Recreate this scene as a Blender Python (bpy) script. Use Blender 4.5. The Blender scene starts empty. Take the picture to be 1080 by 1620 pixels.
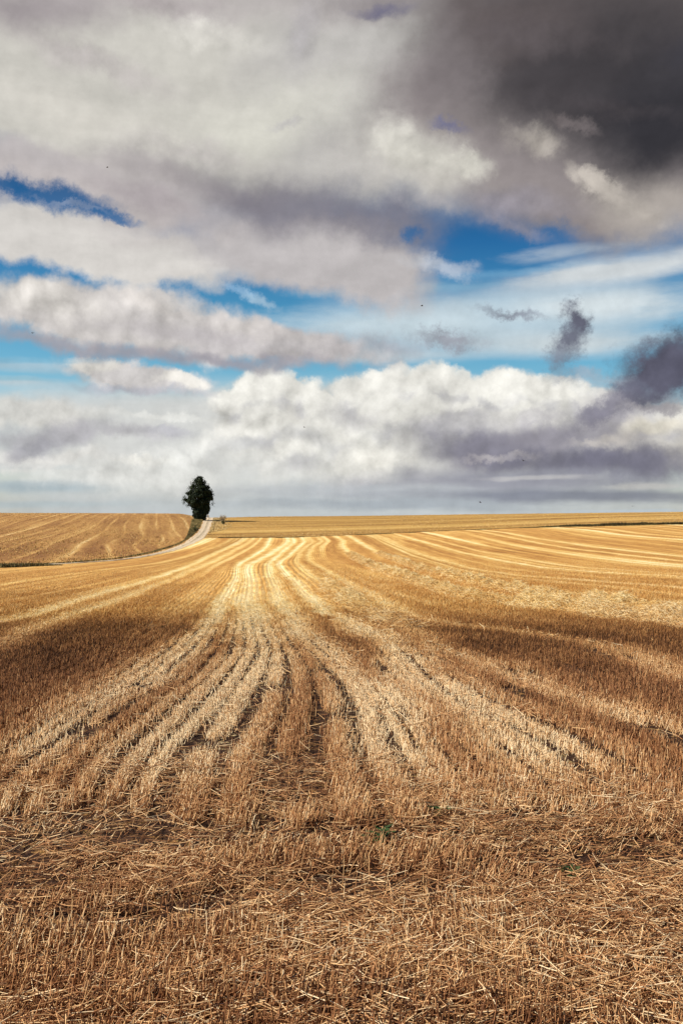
import bpy, math, random
import numpy as np
from mathutils import Vector, Matrix

random.seed(7)
RNG = np.random.default_rng(11)
F = 1576.0            # focal length in photo pixels (35 mm lens on a 24x36 frame held upright)
CAM_H = 1.6
EXPOSURE = 0.65
SUN_AZ = math.radians(-98.0)    # sun to the left, a little behind
SUN_EL = math.radians(38.0)
SUN_DIR = Vector((math.sin(SUN_AZ) * math.cos(SUN_EL), math.cos(SUN_AZ) * math.cos(SUN_EL), math.sin(SUN_EL)))

scene = bpy.context.scene
COL = scene.collection


def lin(c):
    return tuple((v / 255.0 / 12.92) if v / 255.0 <= 0.04045 else ((v / 255.0 + 0.055) / 1.055) ** 2.4 for v in c)


# ------------------------------------------------------------------ node helper
class NT:
    def __init__(self, tree):
        self.t = tree
        self.n = tree.nodes
        self.l = tree.links

    def node(self, typ, **kw):
        nd = self.n.new(typ)
        for k, v in kw.items():
            setattr(nd, k, v)
        return nd

    def put(self, sock, v):
        if isinstance(v, bpy.types.NodeSocket):
            self.l.new(v, sock)
        else:
            sock.default_value = v

    def math(self, op, a, b=None, c=None, clamp=False):
        nd = self.node('ShaderNodeMath', operation=op, use_clamp=clamp)
        for i, v in enumerate((a, b, c)):
            if v is not None:
                self.put(nd.inputs[i], v)
        return nd.outputs[0]

    def vmath(self, op, a, b=None, scale=None):
        nd = self.node('ShaderNodeVectorMath', operation=op)
        self.put(nd.inputs[0], a)
        if b is not None:
            self.put(nd.inputs[1], b)
        if scale is not None:
            self.put(nd.inputs['Scale'], scale)
        return nd.outputs['Value'] if op in ('LENGTH', 'DOT_PRODUCT', 'DISTANCE') else nd.outputs[0]

    def noise(self, vec, scale, detail=4.0, rough=0.5, color=False, lac=2.0):
        nd = self.node('ShaderNodeTexNoise')
        if vec is not None:
            self.put(nd.inputs['Vector'], vec)
        nd.inputs['Scale'].default_value = scale
        nd.inputs['Detail'].default_value = detail
        nd.inputs['Roughness'].default_value = rough
        nd.inputs['Lacunarity'].default_value = lac
        return nd.outputs['Color'] if color else nd.outputs[0]

    def maprange(self, v, a, b, c=0.0, d=1.0, smooth=True):
        nd = self.node('ShaderNodeMapRange', interpolation_type='SMOOTHSTEP' if smooth else 'LINEAR')
        self.put(nd.inputs[0], v)
        for i, x in enumerate((a, b, c, d)):
            self.put(nd.inputs[i + 1], x)
        return nd.outputs[0]

    def mix(self, fac, a, b, blend='MIX'):
        nd = self.node('ShaderNodeMix', data_type='RGBA', blend_type=blend)
        self.put(nd.inputs[0], fac)
        for s, v in ((nd.inputs[6], a), (nd.inputs[7], b)):
            if isinstance(v, tuple) and len(v) == 3:
                v = (*v, 1.0)
            self.put(s, v)
        return nd.outputs[2]

    def ramp(self, fac, stops, interp='LINEAR'):
        nd = self.node('ShaderNodeValToRGB')
        cr = nd.color_ramp
        cr.interpolation = interp
        while len(cr.elements) < len(stops):
            cr.elements.new(0.5)
        for e, (p, c) in zip(cr.elements, stops):
            e.position = p
            e.color = (*c, 1.0)
        self.put(nd.inputs[0], fac)
        return nd.outputs[0]

    def attr(self, name):
        return self.node('ShaderNodeAttribute', attribute_name=name)


def new_mat(name):
    m = bpy.data.materials.new(name)
    m.use_nodes = True
    m.node_tree.nodes.clear()
    return m, NT(m.node_tree)


def mesh_obj(name, verts, faces_flat, sizes, mat, attrs=None, uv=None, parent=None, smooth=False):
    """one mesh object from numpy arrays (faces given as a flat index list and loop counts)"""
    verts = np.asarray(verts, np.float32)
    faces_flat = np.asarray(faces_flat, np.int32).ravel()
    sizes = np.asarray(sizes, np.int32)
    me = bpy.data.meshes.new(name)
    me.vertices.add(len(verts))
    me.vertices.foreach_set('co', verts.ravel())
    me.loops.add(len(faces_flat))
    me.loops.foreach_set('vertex_index', faces_flat)
    me.polygons.add(len(sizes))
    starts = np.concatenate(([0], np.cumsum(sizes)[:-1])).astype(np.int32)
    me.polygons.foreach_set('loop_start', starts)
    if smooth:
        me.polygons.foreach_set('use_smooth', np.ones(len(sizes), bool))
    for k, v in (attrs or {}).items():
        a = me.attributes.new(k, 'FLOAT', 'POINT')
        a.data.foreach_set('value', np.asarray(v, np.float32))
    if uv is not None:
        layer = me.uv_layers.new(name='rows')
        layer.data.foreach_set('uv', np.asarray(uv, np.float32)[faces_flat].ravel())
    me.update(calc_edges=True)
    me.validate(verbose=False)
    me.materials.append(mat)
    o = bpy.data.objects.new(name, me)
    COL.objects.link(o)
    if parent is not None:
        o.parent = parent
    return o


def tag(o, label=None, cat=None, group=None, kind=None):
    for k, v in (('label', label), ('category', cat), ('group', group), ('kind', kind)):
        if v:
            o[k] = v
    return o


def empty(name, loc):
    o = bpy.data.objects.new(name, None)
    o.location = loc
    o.empty_display_size = 0.2
    COL.objects.link(o)
    return o


# ------------------------------------------------------------------ sky: Nishita air with clouds laid out by compass bearing and elevation
def build_sky():
    w = bpy.data.worlds.new('World')
    scene.world = w
    w.use_nodes = True
    w.node_tree.nodes.clear()
    T = NT(w.node_tree)
    STR = 0.1
    from mathutils import Euler
    ROT = Euler((0.55, 0.38, 0.81)).to_matrix()
    sky = T.node('ShaderNodeTexSky', sky_type='NISHITA', sun_disc=False)
    sky.sun_elevation = SUN_EL
    sky.sun_rotation = SUN_AZ % (2 * math.pi)
    sky.air_density = 1.0
    sky.dust_density = 0.4
    sky.ozone_density = 2.0
    d0 = T.node('ShaderNodeTexCoord').outputs['Generated']

    def turned(v):
        mp = T.node('ShaderNodeMapping', vector_type='POINT')
        T.put(mp.inputs[0], v)
        mp.inputs['Rotation'].default_value = (0.55, 0.38, 0.81)
        return mp.outputs[0]
    d = turned(d0)
    sep = T.node('ShaderNodeSeparateXYZ')
    T.put(sep.inputs[0], d0)
    az = T.math('ARCTAN2', sep.outputs[0], sep.outputs[1])
    el = T.math('ARCSINE', sep.outputs[2])
    X = T.math('MULTIPLY', az, F)
    Y = T.math('MULTIPLY', el, -F)
    comb = T.node('ShaderNodeCombineXYZ')
    T.put(comb.inputs[0], X)
    T.put(comb.inputs[1], Y)
    P = comb.outputs[0]
    dflat = turned(T.vmath('MULTIPLY', d0, (1.0, 1.0, 4.0)))

    def warp(vec, px, amp, detail, rough, base=None):
        n = T.noise(vec, F / px, detail, rough, color=True)
        v = T.vmath('SUBTRACT', n, (0.5, 0.5, 0.5))
        v = T.vmath('MULTIPLY', v, (amp[0] * 2, amp[1] * 2, 0.0))
        return T.vmath('ADD', base if base is not None else P, v)

    WS = warp(d, 210, (120, 70), 8, 0.6)
    WB = warp(d, 95, (40, 36), 8, 0.62)
    WT = warp(dflat, 260, (190, 16), 6, 0.58)
    WF = warp(d, 60, (34, 30), 8, 0.72)
    WR = warp(d, 52, (44, 40), 8, 0.74)
    W = {'S': WS, 'B': WB, 'T': WT, 'F': WF, 'R': WR}
    # puffy relief: cloud density here minus density a little towards the sun
    def puff(v):
        n = T.noise(v, F / 150, 1.0, 0.5)
        n = T.math('ABSOLUTE', T.math('SUBTRACT', n, 0.5))
        k = T.noise(v, F / 52, 1.0, 0.5)
        k = T.math('ABSOLUTE', T.math('SUBTRACT', k, 0.5))
        return T.math('MULTIPLY_ADD', k, 0.5, n)
    dw = T.vmath('SUBTRACT', T.noise(d, F / 60, 4, 0.6, color=True), (0.5, 0.5, 0.5))
    dw = T.vmath('ADD', d, T.vmath('SCALE', dw, scale=0.03))
    p1 = puff(dw)
    p2 = puff(T.vmath('ADD', dw, tuple(ROT @ Vector((-0.010, 0.0, 0.014)))))
    pr = T.math('SUBTRACT', p1, p2)
    EDGE_B = T.math('MULTIPLY_ADD', p1, 1.1, 0.86)      # outlines bulge where the puffs do
    n1 = T.noise(d, F / 36, 4, 0.62)
    n2 = T.noise(T.vmath('ADD', d, tuple(ROT @ Vector((-0.008, 0.0, 0.008)))), F / 36, 4, 0.62)
    relief = T.math('SUBTRACT', n1, n2)
    m1 = T.math('MULTIPLY_ADD', relief, 0.55, 1.0)
    m1 = T.math('MULTIPLY_ADD', pr, 1.1, m1)
    m1 = T.math('MULTIPLY_ADD', T.math('SUBTRACT', p1, 0.13), 0.45, m1)
    m2 = T.math('MULTIPLY_ADD', T.noise(d, F / 260, 4, 0.55), 0.5, 0.75)
    MODB = T.math('MULTIPLY', m1, m2)
    nS = T.noise(dflat, F / 300, 6, 0.6)
    MODS = T.math('MULTIPLY', T.math('MULTIPLY_ADD', nS, 0.55, 0.725), T.math('MULTIPLY_ADD', relief, 0.25, 1.0))

    # blue air: Nishita deepened by a polariser-like tint that grows with elevation
    eld = T.math('DIVIDE', el, math.radians(30.0), clamp=True)
    tint = T.ramp(eld, SKY_TINT)
    blue = T.mix(1.0, sky.outputs[0], tint, 'MULTIPLY')
    # colours are carried divided by the relief so it is applied once per run of strokes
    C = T.vmath('DIVIDE', blue, MODS)
    RATIO = {('S', 'B'): T.math('DIVIDE', MODS, MODB), ('B', 'S'): T.math('DIVIDE', MODB, MODS)}
    BLUE = {'S': C, 'B': T.vmath('DIVIDE', blue, MODB)}
    cur = 'S'

    def conv(cx, cy):
        a = math.atan((cx - 540) / F)
        e = math.atan((810 - cy) / F * math.cos(a))
        return a * F, -e * F

    for st in STROKES:
        cx, cy, rx, ry, rot, col, op, soft, wk = st
        x0, y0 = conv(cx, cy)
        k = conv(cx, cy - 10)[1] - y0
        k = abs(k) / 10.0
        mp = T.node('ShaderNodeMapping', vector_type='TEXTURE')
        cls = 'S' if wk in 'ST' else 'B'
        if cls != cur:
            C = T.vmath('SCALE', C, scale=RATIO[(cur, cls)])
            cur = cls
        # each stroke waits for the one below it (keeps the shader's working memory small)
        ch = T.node('ShaderNodeVectorMath', operation='MULTIPLY_ADD')
        T.put(ch.inputs[0], C)
        ch.inputs[1].default_value = (1e-6, 1e-6, 1e-6)
        T.put(ch.inputs[2], W[wk])
        T.put(mp.inputs['Vector'], ch.outputs[0])
        mp.inputs['Location'].default_value = (x0, y0, 0)
        mp.inputs['Rotation'].default_value = (0, 0, math.radians(rot))
        mp.inputs['Scale'].default_value = (rx * (k ** 0.5), ry * k, 1.0)
        g = T.math('SUBTRACT', EDGE_B if cls == 'B' else 1.0, T.vmath('LENGTH', mp.outputs[0]))
        a = T.maprange(g, 0.0, soft, 0.0, op)
        if col == 'sky':
            B = BLUE[cls]
        else:
            B = tuple(v / STR / 2 ** EXPOSURE for v in lin(col))
        C = T.mix(a, C, B)
    bg = T.node('ShaderNodeBackground')
    T.put(bg.inputs[0], T.vmath('SCALE', C, scale=MODB if cur == 'B' else MODS))
    bg.inputs[1].default_value = STR
    out = T.node('ShaderNodeOutputWorld')
    T.l.new(bg.outputs[0], out.inputs[0])
    w.cycles.sampling_method = 'MANUAL'
    w.cycles.sample_map_resolution = 512


SKY_TINT = [(0.0, (0.75, 0.75, 0.75)), (0.22, (0.46, 0.72, 0.76)), (0.36, (0.23, 0.58, 0.67)), (0.50, (0.085, 0.33, 0.52)), (0.62, (0.045, 0.20, 0.33)), (0.9, (0.05, 0.13, 0.28))]
STROKES = [
    # high veil and far streaks
    (780, 500, 420, 70, -3, (196, 212, 220), .85, .8, 'T'),
    (980, 425, 260, 34, -5, (222, 226, 226), .9, .9, 'T'),
    (1000, 480, 220, 50, 0, (212, 221, 224), .9, .9, 'T'),
    (900, 540, 300, 34, 0, (208, 217, 220), .9, .9, 'T'),
    (620, 515, 260, 50, 0, (200, 214, 220), .7, .9, 'T'),
    (600, 560, 260, 20, 2, (204, 214, 218), .7, .9, 'T'),
    (650, 455, 220, 12, -2, (150, 190, 212), .5, .9, 'T'),
    (820, 430, 200, 10, -3, (120, 172, 208), .6, .9, 'T'),
    (200, 655, 380, 60, 0, (206, 211, 212), .9, .8, 'T'),
    (60, 580, 200, 16, 2, (176, 196, 206), .7, .9, 'T'),
    (40, 605, 150, 14, 0, (196, 206, 210), .7, .9, 'T'),
    (450, 610, 160, 14, 0, (140, 190, 208), .5, .9, 'T'),
    (540, 720, 800, 140, 0, (214, 215, 212), 1, .5, 'T'),
    (540, 800, 1000, 70, 0, (190, 196, 198), .9, .7, 'T'),
    (90, 770, 240, 12, 0, (168, 184, 192), .8, .8, 'T'),
    (40, 740, 170, 9, 0, (164, 180, 188), .7, .8, 'T'),
    (60, 795, 260, 10, 0, (182, 194, 198), .7, .8, 'T'),
    (300, 765, 220, 40, 0, (215, 216, 211), .9, .9, 'T'),
    # cumulus bank
    (430, 655, 112, 72, 0, (222, 220, 213), 1, .3, 'B'),
    (430, 622, 60, 32, 0, (238, 235, 226), 1, .6, 'B'),
    (480, 650, 60, 32, 0, (228, 225, 217), .8, .7, 'F'),
    (660, 652, 175, 74, 6, (224, 222, 215), 1, .25, 'B'),
    (645, 612, 120, 32, 4, (240, 238, 231), 1, .6, 'B'),
    (730, 622, 90, 22, 6, (238, 236, 229), .9, .7, 'F'),
    (810, 650, 190, 64, 6, (222, 220, 214), 1, .3, 'B'),
    (870, 628, 110, 22, 8, (234, 232, 224), .9, .7, 'F'),
    (920, 655, 150, 50, 6, (222, 220, 212), 1, .4, 'B'),
    (1060, 690, 140, 66, 0, (222, 218, 206), 1, .4, 'B'),
    (580, 715, 260, 70, 0, (221, 220, 214), 1, .5, 'B'),
    (230, 748, 180, 40, 0, (222, 222, 217), .9, .6, 'B'),
    (215, 728, 60, 14, 0, (236, 234, 226), .8, .8, 'F'),
    (60, 655, 150, 36, 0, (215, 213, 207), .9, .6, 'B'),
    (250, 655, 130, 12, 2, (222, 222, 217), .8, .8, 'F'),
    (90, 725, 140, 18, -4, (216, 214, 209), .8, .7, 'B'),
    (372, 632, 34, 27, 0, (240, 238, 230), .9, .35, 'B'),
    (380, 657, 34, 18, -8, (200, 199, 200), .75, .9, 'B'),
    (400, 612, 34, 27, 0, (235, 233, 225), .9, .35, 'B'),
    (408, 637, 34, 18, -8, (195, 194, 195), .75, .9, 'B'),
    (438, 606, 40, 32, 0, (242, 240, 232), .9, .35, 'B'),
    (448, 636, 40, 22, -8, (202, 201, 202), .75, .9, 'B'),
    (478, 622, 34, 27, 0, (236, 234, 226), .9, .35, 'B'),
    (486, 647, 34, 18, -8, (196, 195, 196), .75, .9, 'B'),
    (512, 644, 30, 24, 0, (242, 240, 232), .9, .35, 'B'),
    (519, 666, 30, 16, -8, (202, 201, 202), .75, .9, 'B'),
    (556, 622, 34, 27, 0, (242, 240, 232), .9, .35, 'B'),
    (564, 647, 34, 18, -8, (202, 201, 202), .75, .9, 'B'),
    (592, 610, 36, 28, 0, (241, 239, 231), .9, .35, 'B'),
    (601, 637, 36, 19, -8, (201, 200, 201), .75, .9, 'B'),
    (634, 600, 40, 32, 0, (239, 237, 229), .9, .35, 'B'),
    (644, 630, 40, 22, -8, (199, 198, 199), .75, .9, 'B'),
    (680, 602, 40, 32, 0, (231, 229, 221), .9, .35, 'B'),
    (690, 632, 40, 22, -8, (191, 190, 191), .75, .9, 'B'),
    (724, 608, 38, 30, 0, (238, 236, 228), .9, .35, 'B'),
    (733, 636, 38, 20, -8, (198, 197, 198), .75, .9, 'B'),
    (768, 612, 36, 28, 0, (234, 232, 224), .9, .35, 'B'),
    (777, 639, 36, 19, -8, (194, 193, 194), .75, .9, 'B'),
    (812, 618, 38, 30, 0, (241, 239, 231), .9, .35, 'B'),
    (821, 646, 38, 20, -8, (201, 200, 201), .75, .9, 'B'),
    (856, 622, 36, 28, 0, (231, 229, 221), .9, .35, 'B'),
    (865, 649, 36, 19, -8, (191, 190, 191), .75, .9, 'B'),
    (900, 628, 34, 27, 0, (233, 231, 223), .9, .35, 'B'),
    (908, 653, 34, 18, -8, (193, 192, 193), .75, .9, 'B'),
    (936, 636, 30, 24, 0, (232, 230, 222), .9, .35, 'B'),
    (943, 658, 30, 16, -8, (192, 191, 192), .75, .9, 'B'),
    (420, 660, 44, 35, 0, (236, 234, 226), .9, .35, 'B'),
    (431, 693, 44, 24, -8, (196, 195, 196), .75, .9, 'B'),
    (530, 678, 44, 35, 0, (238, 236, 228), .9, .35, 'B'),
    (541, 711, 44, 24, -8, (198, 197, 198), .75, .9, 'B'),
    (604, 654, 46, 36, 0, (234, 232, 224), .9, .35, 'B'),
    (615, 688, 46, 25, -8, (194, 193, 194), .75, .9, 'B'),
    (668, 656, 44, 35, 0, (237, 235, 227), .9, .35, 'B'),
    (679, 689, 44, 24, -8, (197, 196, 197), .75, .9, 'B'),
    (742, 662, 42, 33, 0, (239, 237, 229), .9, .35, 'B'),
    (752, 693, 42, 23, -8, (199, 198, 199), .75, .9, 'B'),
    (822, 668, 40, 32, 0, (232, 230, 222), .9, .35, 'B'),
    (832, 698, 40, 22, -8, (192, 191, 192), .75, .9, 'B'),
    (470, 700, 46, 36, 0, (240, 238, 230), .9, .35, 'B'),
    (481, 734, 46, 25, -8, (200, 199, 200), .75, .9, 'B'),
    (560, 726, 50, 40, 0, (234, 232, 224), .9, .35, 'B'),
    (572, 763, 50, 27, -8, (194, 193, 194), .75, .9, 'B'),
    (640, 712, 50, 40, 0, (231, 229, 221), .9, .35, 'B'),
    (652, 749, 50, 27, -8, (191, 190, 191), .75, .9, 'B'),
    (1010, 664, 36, 28, 0, (242, 240, 232), .9, .35, 'B'),
    (1019, 691, 36, 19, -8, (202, 201, 202), .75, .9, 'B'),
    (1060, 660, 36, 28, 0, (234, 232, 224), .9, .35, 'B'),
    (1069, 687, 36, 19, -8, (194, 193, 194), .75, .9, 'B'),
    (590, 728, 62, 36, 0, (248, 245, 235), .9, .9, 'F'),
    (580, 752, 80, 26, 10, (232, 230, 222), .7, .9, 'F'),
    (660, 616, 66, 20, 0, (248, 246, 238), .8, .9, 'F'),
    (560, 660, 70, 26, 0, (188, 186, 188), .6, .9, 'B'),
    (480, 690, 90, 24, 10, (196, 196, 197), .6, .9, 'B'),
    (400, 700, 60, 18, -10, (190, 191, 193), .5, .9, 'B'),
    (700, 680, 130, 34, -8, (172, 170, 175), .75, .8, 'B'),
    (730, 655, 80, 14, -10, (180, 178, 181), .6, .9, 'F'),
    (860, 660, 70, 18, -8, (176, 173, 178), .6, .9, 'F'),
    (880, 698, 190, 42, -12, (140, 137, 149), .85, .8, 'B'),
    (770, 715, 110, 36, 5, (124, 122, 137), .85, .8, 'B'),
    (960, 738, 300, 34, 0, (112, 112, 127), .9, .8, 'B'),
    (860, 706, 300, 62, -5, (150, 147, 156), .85, .95, 'S'),
    (740, 712, 120, 34, 4, (132, 130, 143), .8, .9, 'B'),
    (960, 730, 260, 30, -3, (118, 117, 131), .85, .9, 'B'),
    (1035, 676, 80, 22, -8, (224, 218, 204), .95, .7, 'B'),
    (960, 697, 90, 14, -6, (206, 199, 191), .65, .9, 'F'),
    (800, 722, 90, 8, -4, (196, 190, 188), .5, .9, 'F'),
    (820, 762, 440, 28, 0, (150, 151, 162), .9, .8, 'T'),
    (960, 722, 200, 24, -2, (116, 115, 130), .8, .8, 'B'),
    (560, 778, 330, 18, 0, (180, 184, 189), .7, .9, 'T'),
    (900, 784, 460, 16, 0, (118, 122, 137), .8, .8, 'T'),
    (620, 798, 330, 14, 0, (158, 166, 174), .75, .8, 'T'),
    (860, 757, 140, 6, 0, (198, 196, 196), .7, .8, 'T'),
    (1060, 768, 60, 8, 0, (200, 198, 194), .7, .8, 'T'),
    (980, 807, 180, 5, 0, (192, 202, 208), .85, .8, 'T'),
    (90, 690, 120, 34, -10, (168, 166, 171), .85, .7, 'B'),
    (60, 712, 60, 18, -20, (160, 159, 166), .7, .8, 'F'),
    (205, 685, 110, 20, 4, (180, 178, 182), .8, .8, 'B'),
    (260, 680, 60, 10, 6, (172, 172, 178), .6, .9, 'F'),
    (210, 594, 128, 32, 5, (208, 204, 202), 1, .4, 'B'),
    (155, 580, 60, 18, 0, (229, 225, 217), .9, .6, 'F'),
    (285, 602, 56, 14, 6, (227, 223, 215), .9, .6, 'F'),
    (210, 616, 140, 14, 0, (180, 180, 188), .8, .8, 'B'),
    # dark slate scraps on the right
    (1000, 640, 130, 46, -14, (150, 147, 156), .8, .9, 'B'),
    (1045, 584, 104, 68, 0, (92, 92, 108), 1, .65, 'R'),
    (1080, 556, 90, 60, 0, (88, 88, 104), .9, .8, 'R'),
    (1000, 616, 54, 34, 10, (98, 98, 114), .9, .8, 'R'),
    (945, 655, 90, 24, -28, (120, 118, 132), .8, .9, 'R'),
    (1040, 640, 70, 14, 0, (150, 146, 152), .7, .9, 'R'),
    (912, 506, 38, 34, 20, (102, 104, 120), 1, .7, 'R'),
    (900, 538, 36, 44, 22, (106, 109, 125), .95, .8, 'R'),
    (884, 570, 32, 34, 0, (128, 133, 147), .8, .9, 'R'),
    (905, 594, 60, 16, 0, (150, 156, 168), .5, .95, 'R'),
    (950, 600, 70, 30, 0, (180, 184, 192), .5, .95, 'R'),
    (810, 496, 76, 14, 8, (140, 146, 159), .85, .9, 'R'),
    (705, 536, 86, 22, 8, (148, 150, 160), .85, .9, 'R'),
    (600, 545, 110, 30, 4, (168, 166, 172), .7, .95, 'B'),
    # long band
    (170, 502, 290, 62, 6, (203, 198, 195), 1, .4, 'B'),
    (60, 470, 130, 45, 8, (217, 212, 206), 1, .7, 'B'),
    (430, 546, 250, 38, 7, (195, 190, 190), 1, .5, 'B'),
    (250, 474, 100, 30, 10, (213, 207, 202), .9, .7, 'B'),
    (400, 524, 150, 22, 9, (209, 203, 199), .8, .9, 'B'),
    (140, 540, 270, 24, 3, (164, 159, 166), .85, .9, 'S'),
    (360, 564, 240, 20, 3, (158, 155, 164), .85, .9, 'S'),
    (300, 512, 240, 20, 5, (184, 178, 180), .5, .9, 'S'),
    (405, 470, 60, 14, 24, (176, 198, 212), .6, .9, 'F'),
    (360, 452, 60, 8, 10, (130, 170, 205), .5, .9, 'F'),
    (60, 572, 130, 7, 1, (120, 178, 205), .7, .9, 'T'),
    (40, 600, 110, 6, 0, (140, 190, 208), .6, .9, 'T'),
    (150, 436, 110, 8, 4, (96, 150, 196), .6, .9, 'F'),
    # upper deck
    (120, 388, 380, 54, 4, (214, 210, 205), 1, .4, 'S'),
    (510, 412, 240, 76, 12, (192, 187, 187), 1, .4, 'S'),
    (260, 130, 660, 230, 6, (204, 201, 193), 1, .3, 'S'),
    (620, 140, 320, 240, 0, (190, 187, 183), 1, .45, 'S'),
    (900, 220, 400, 190, 12, (148, 140, 140), 1, .4, 'S'),
    (1000, 0, 500, 160, 0, (92, 86, 87), 1, .6, 'S'),
    (300, -20, 500, 100, 0, (190, 184, 182), .9, .6, 'S'),
    (1050, 325, 190, 84, 25, (180, 172, 165), .9, .9, 'S'),
    (430, 322, 320, 74, 8, (128, 124, 133), .95, .95, 'S'),
    (590, 368, 180, 50, 10, (136, 132, 140), .85, .95, 'S'),
    (250, 282, 190, 40, 10, (166, 158, 161), .65, .95, 'S'),
    (440, 412, 260, 32, 8, (190, 185, 185), .75, .9, 'S'),
    (110, 190, 260, 60, 10, (220, 216, 207), .8, .95, 'S'),
    (130, 90, 220, 40, 14, (182, 174, 174), .6, .95, 'F'),
    (330, 60, 150, 40, 6, (216, 213, 205), .7, .95, 'F'),
    (430, 190, 240, 90, -8, (219, 217, 206), .85, .95, 'S'),
    (300, 240, 200, 34, 10, (190, 184, 182), .6, .95, 'F'),
    (130, 310, 340, 70, 8, (190, 183, 182), 1, .6, 'S'),
    (240, 322, 130, 30, 10, (176, 168, 170), .95, .9, 'S'),
    (40, 262, 200, 26, 6, (186, 180, 180), .9, .9, 'S'),
    (80, 345, 260, 26, 4, (214, 210, 205), .9, .9, 'S'),
    (75, 306, 150, 32, 9, 'sky', .95, .75, 'F'),
    (10, 292, 70, 18, 6, 'sky', .9, .7, 'F'),
    (175, 338, 64, 15, 10, 'sky', .85, .8, 'F'),
    (110, 326, 90, 10, 8, (150, 160, 180), .5, .95, 'R'),
    (950, 120, 380, 180, 10, (66, 63, 66), 1, .85, 'S'),
    (1070, 190, 200, 150, 0, (55, 54, 59), 1, .85, 'S'),
    (860, 130, 170, 70, 10, (74, 70, 73), .7, .95, 'S'),
    (780, 40, 240, 90, 0, (104, 95, 95), .7, .95, 'S'),
    (700, 110, 110, 120, 0, (128, 120, 122), .6, .95, 'S'),
    (600, 10, 170, 50, 0, (128, 120, 124), .7, .95, 'S'),
    (880, 60, 220, 40, 8, (84, 78, 80), .6, .95, 'F'),
    (960, 170, 160, 26, 12, (78, 73, 76), .6, .95, 'F'),
    (665, 275, 170, 100, 12, (194, 189, 183), .9, .95, 'S'),
    (620, 220, 90, 50, 10, (210, 207, 198), .75, .95, 'F'),
    (670, 255, 120, 64, 10, (214, 211, 201), .8, .95, 'F'),
    (740, 260, 60, 34, 10, (220, 217, 206), .85, .85, 'F'),
    (845, 222, 66, 36, 10, (188, 180, 171), .8, .95, 'F'),
    (945, 290, 70, 20, 32, (196, 188, 178), .75, .95, 'F'),
    (1010, 330, 110, 30, 28, (192, 184, 175), .6, .95, 'F'),
    (900, 195, 60, 16, 20, (128, 119, 119), .6, .95, 'F'),
    (800, 322, 140, 40, 10, (146, 141, 149), .85, .95, 'B'),
    (690, 320, 90, 26, 10, (170, 166, 168), .6, .95, 'F'),
    (800, 398, 115, 34, 0, 'sky', .9, .85, 'F'),
    (735, 382, 52, 36, 0, 'sky', .9, .8, 'F'),
    (868, 376, 70, 36, 0, 'sky', .85, .8, 'F'),
    (652, 368, 24, 20, 0, 'sky', .75, .8, 'F'),
    (690, 420, 90, 20, 10, (196, 200, 206), .6, .95, 'F'),
    (900, 400, 120, 16, -4, (190, 200, 208), .6, .95, 'T'),
    (820, 362, 90, 18, 20, (150, 146, 156), .55, .95, 'F'),
    (40, 10, 190, 70, 0, (150, 140, 146), .75, 1, 'S'),
    (250, 6, 160, 30, 0, (168, 158, 160), .6, 1, 'F'),
    (480, 60, 40, 90, 8, (172, 168, 171), .6, 1, 'F'),
    (455, 195, 40, 12, -20, (180, 177, 178), .6, 1, 'F'),
    (600, 26, 80, 16, 4, (90, 90, 124), .65, .95, 'S'),
    (705, 196, 46, 12, 20, (104, 108, 146), .65, .95, 'F'),
]


# ------------------------------------------------------------------ terrain
def pchip(x, y, xq):
    """monotone cubic through the points, straight continuation outside"""
    x = np.asarray(x, float)
    y = np.asarray(y, float)
    h = np.diff(x)
    dl = np.diff(y) / h
    m = np.zeros_like(y)
    m[0], m[-1] = dl[0], dl[-1]
    for i in range(1, len(x) - 1):
        if dl[i - 1] * dl[i] > 0:
            w1 = 2 * h[i] + h[i - 1]
            w2 = h[i] + 2 * h[i - 1]
            m[i] = (w1 + w2) / (w1 / dl[i - 1] + w2 / dl[i])
    xq = np.asarray(xq, float)
    i = np.clip(np.searchsorted(x, xq) - 1, 0, len(x) - 2)
    t = (xq - x[i]) / h[i]
    r = ((1 + 2 * t) * (1 - t) ** 2 * y[i] + t * (1 - t) ** 2 * h[i] * m[i]
         + t * t * (3 - 2 * t) * y[i + 1] + t * t * (t - 1) * h[i] * m[i + 1])
    r = np.where(xq < x[0], y[0] + (xq - x[0]) * m[0], r)
    return np.where(xq > x[-1], y[-1] + (xq - x[-1]) * m[-1], r)


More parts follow.
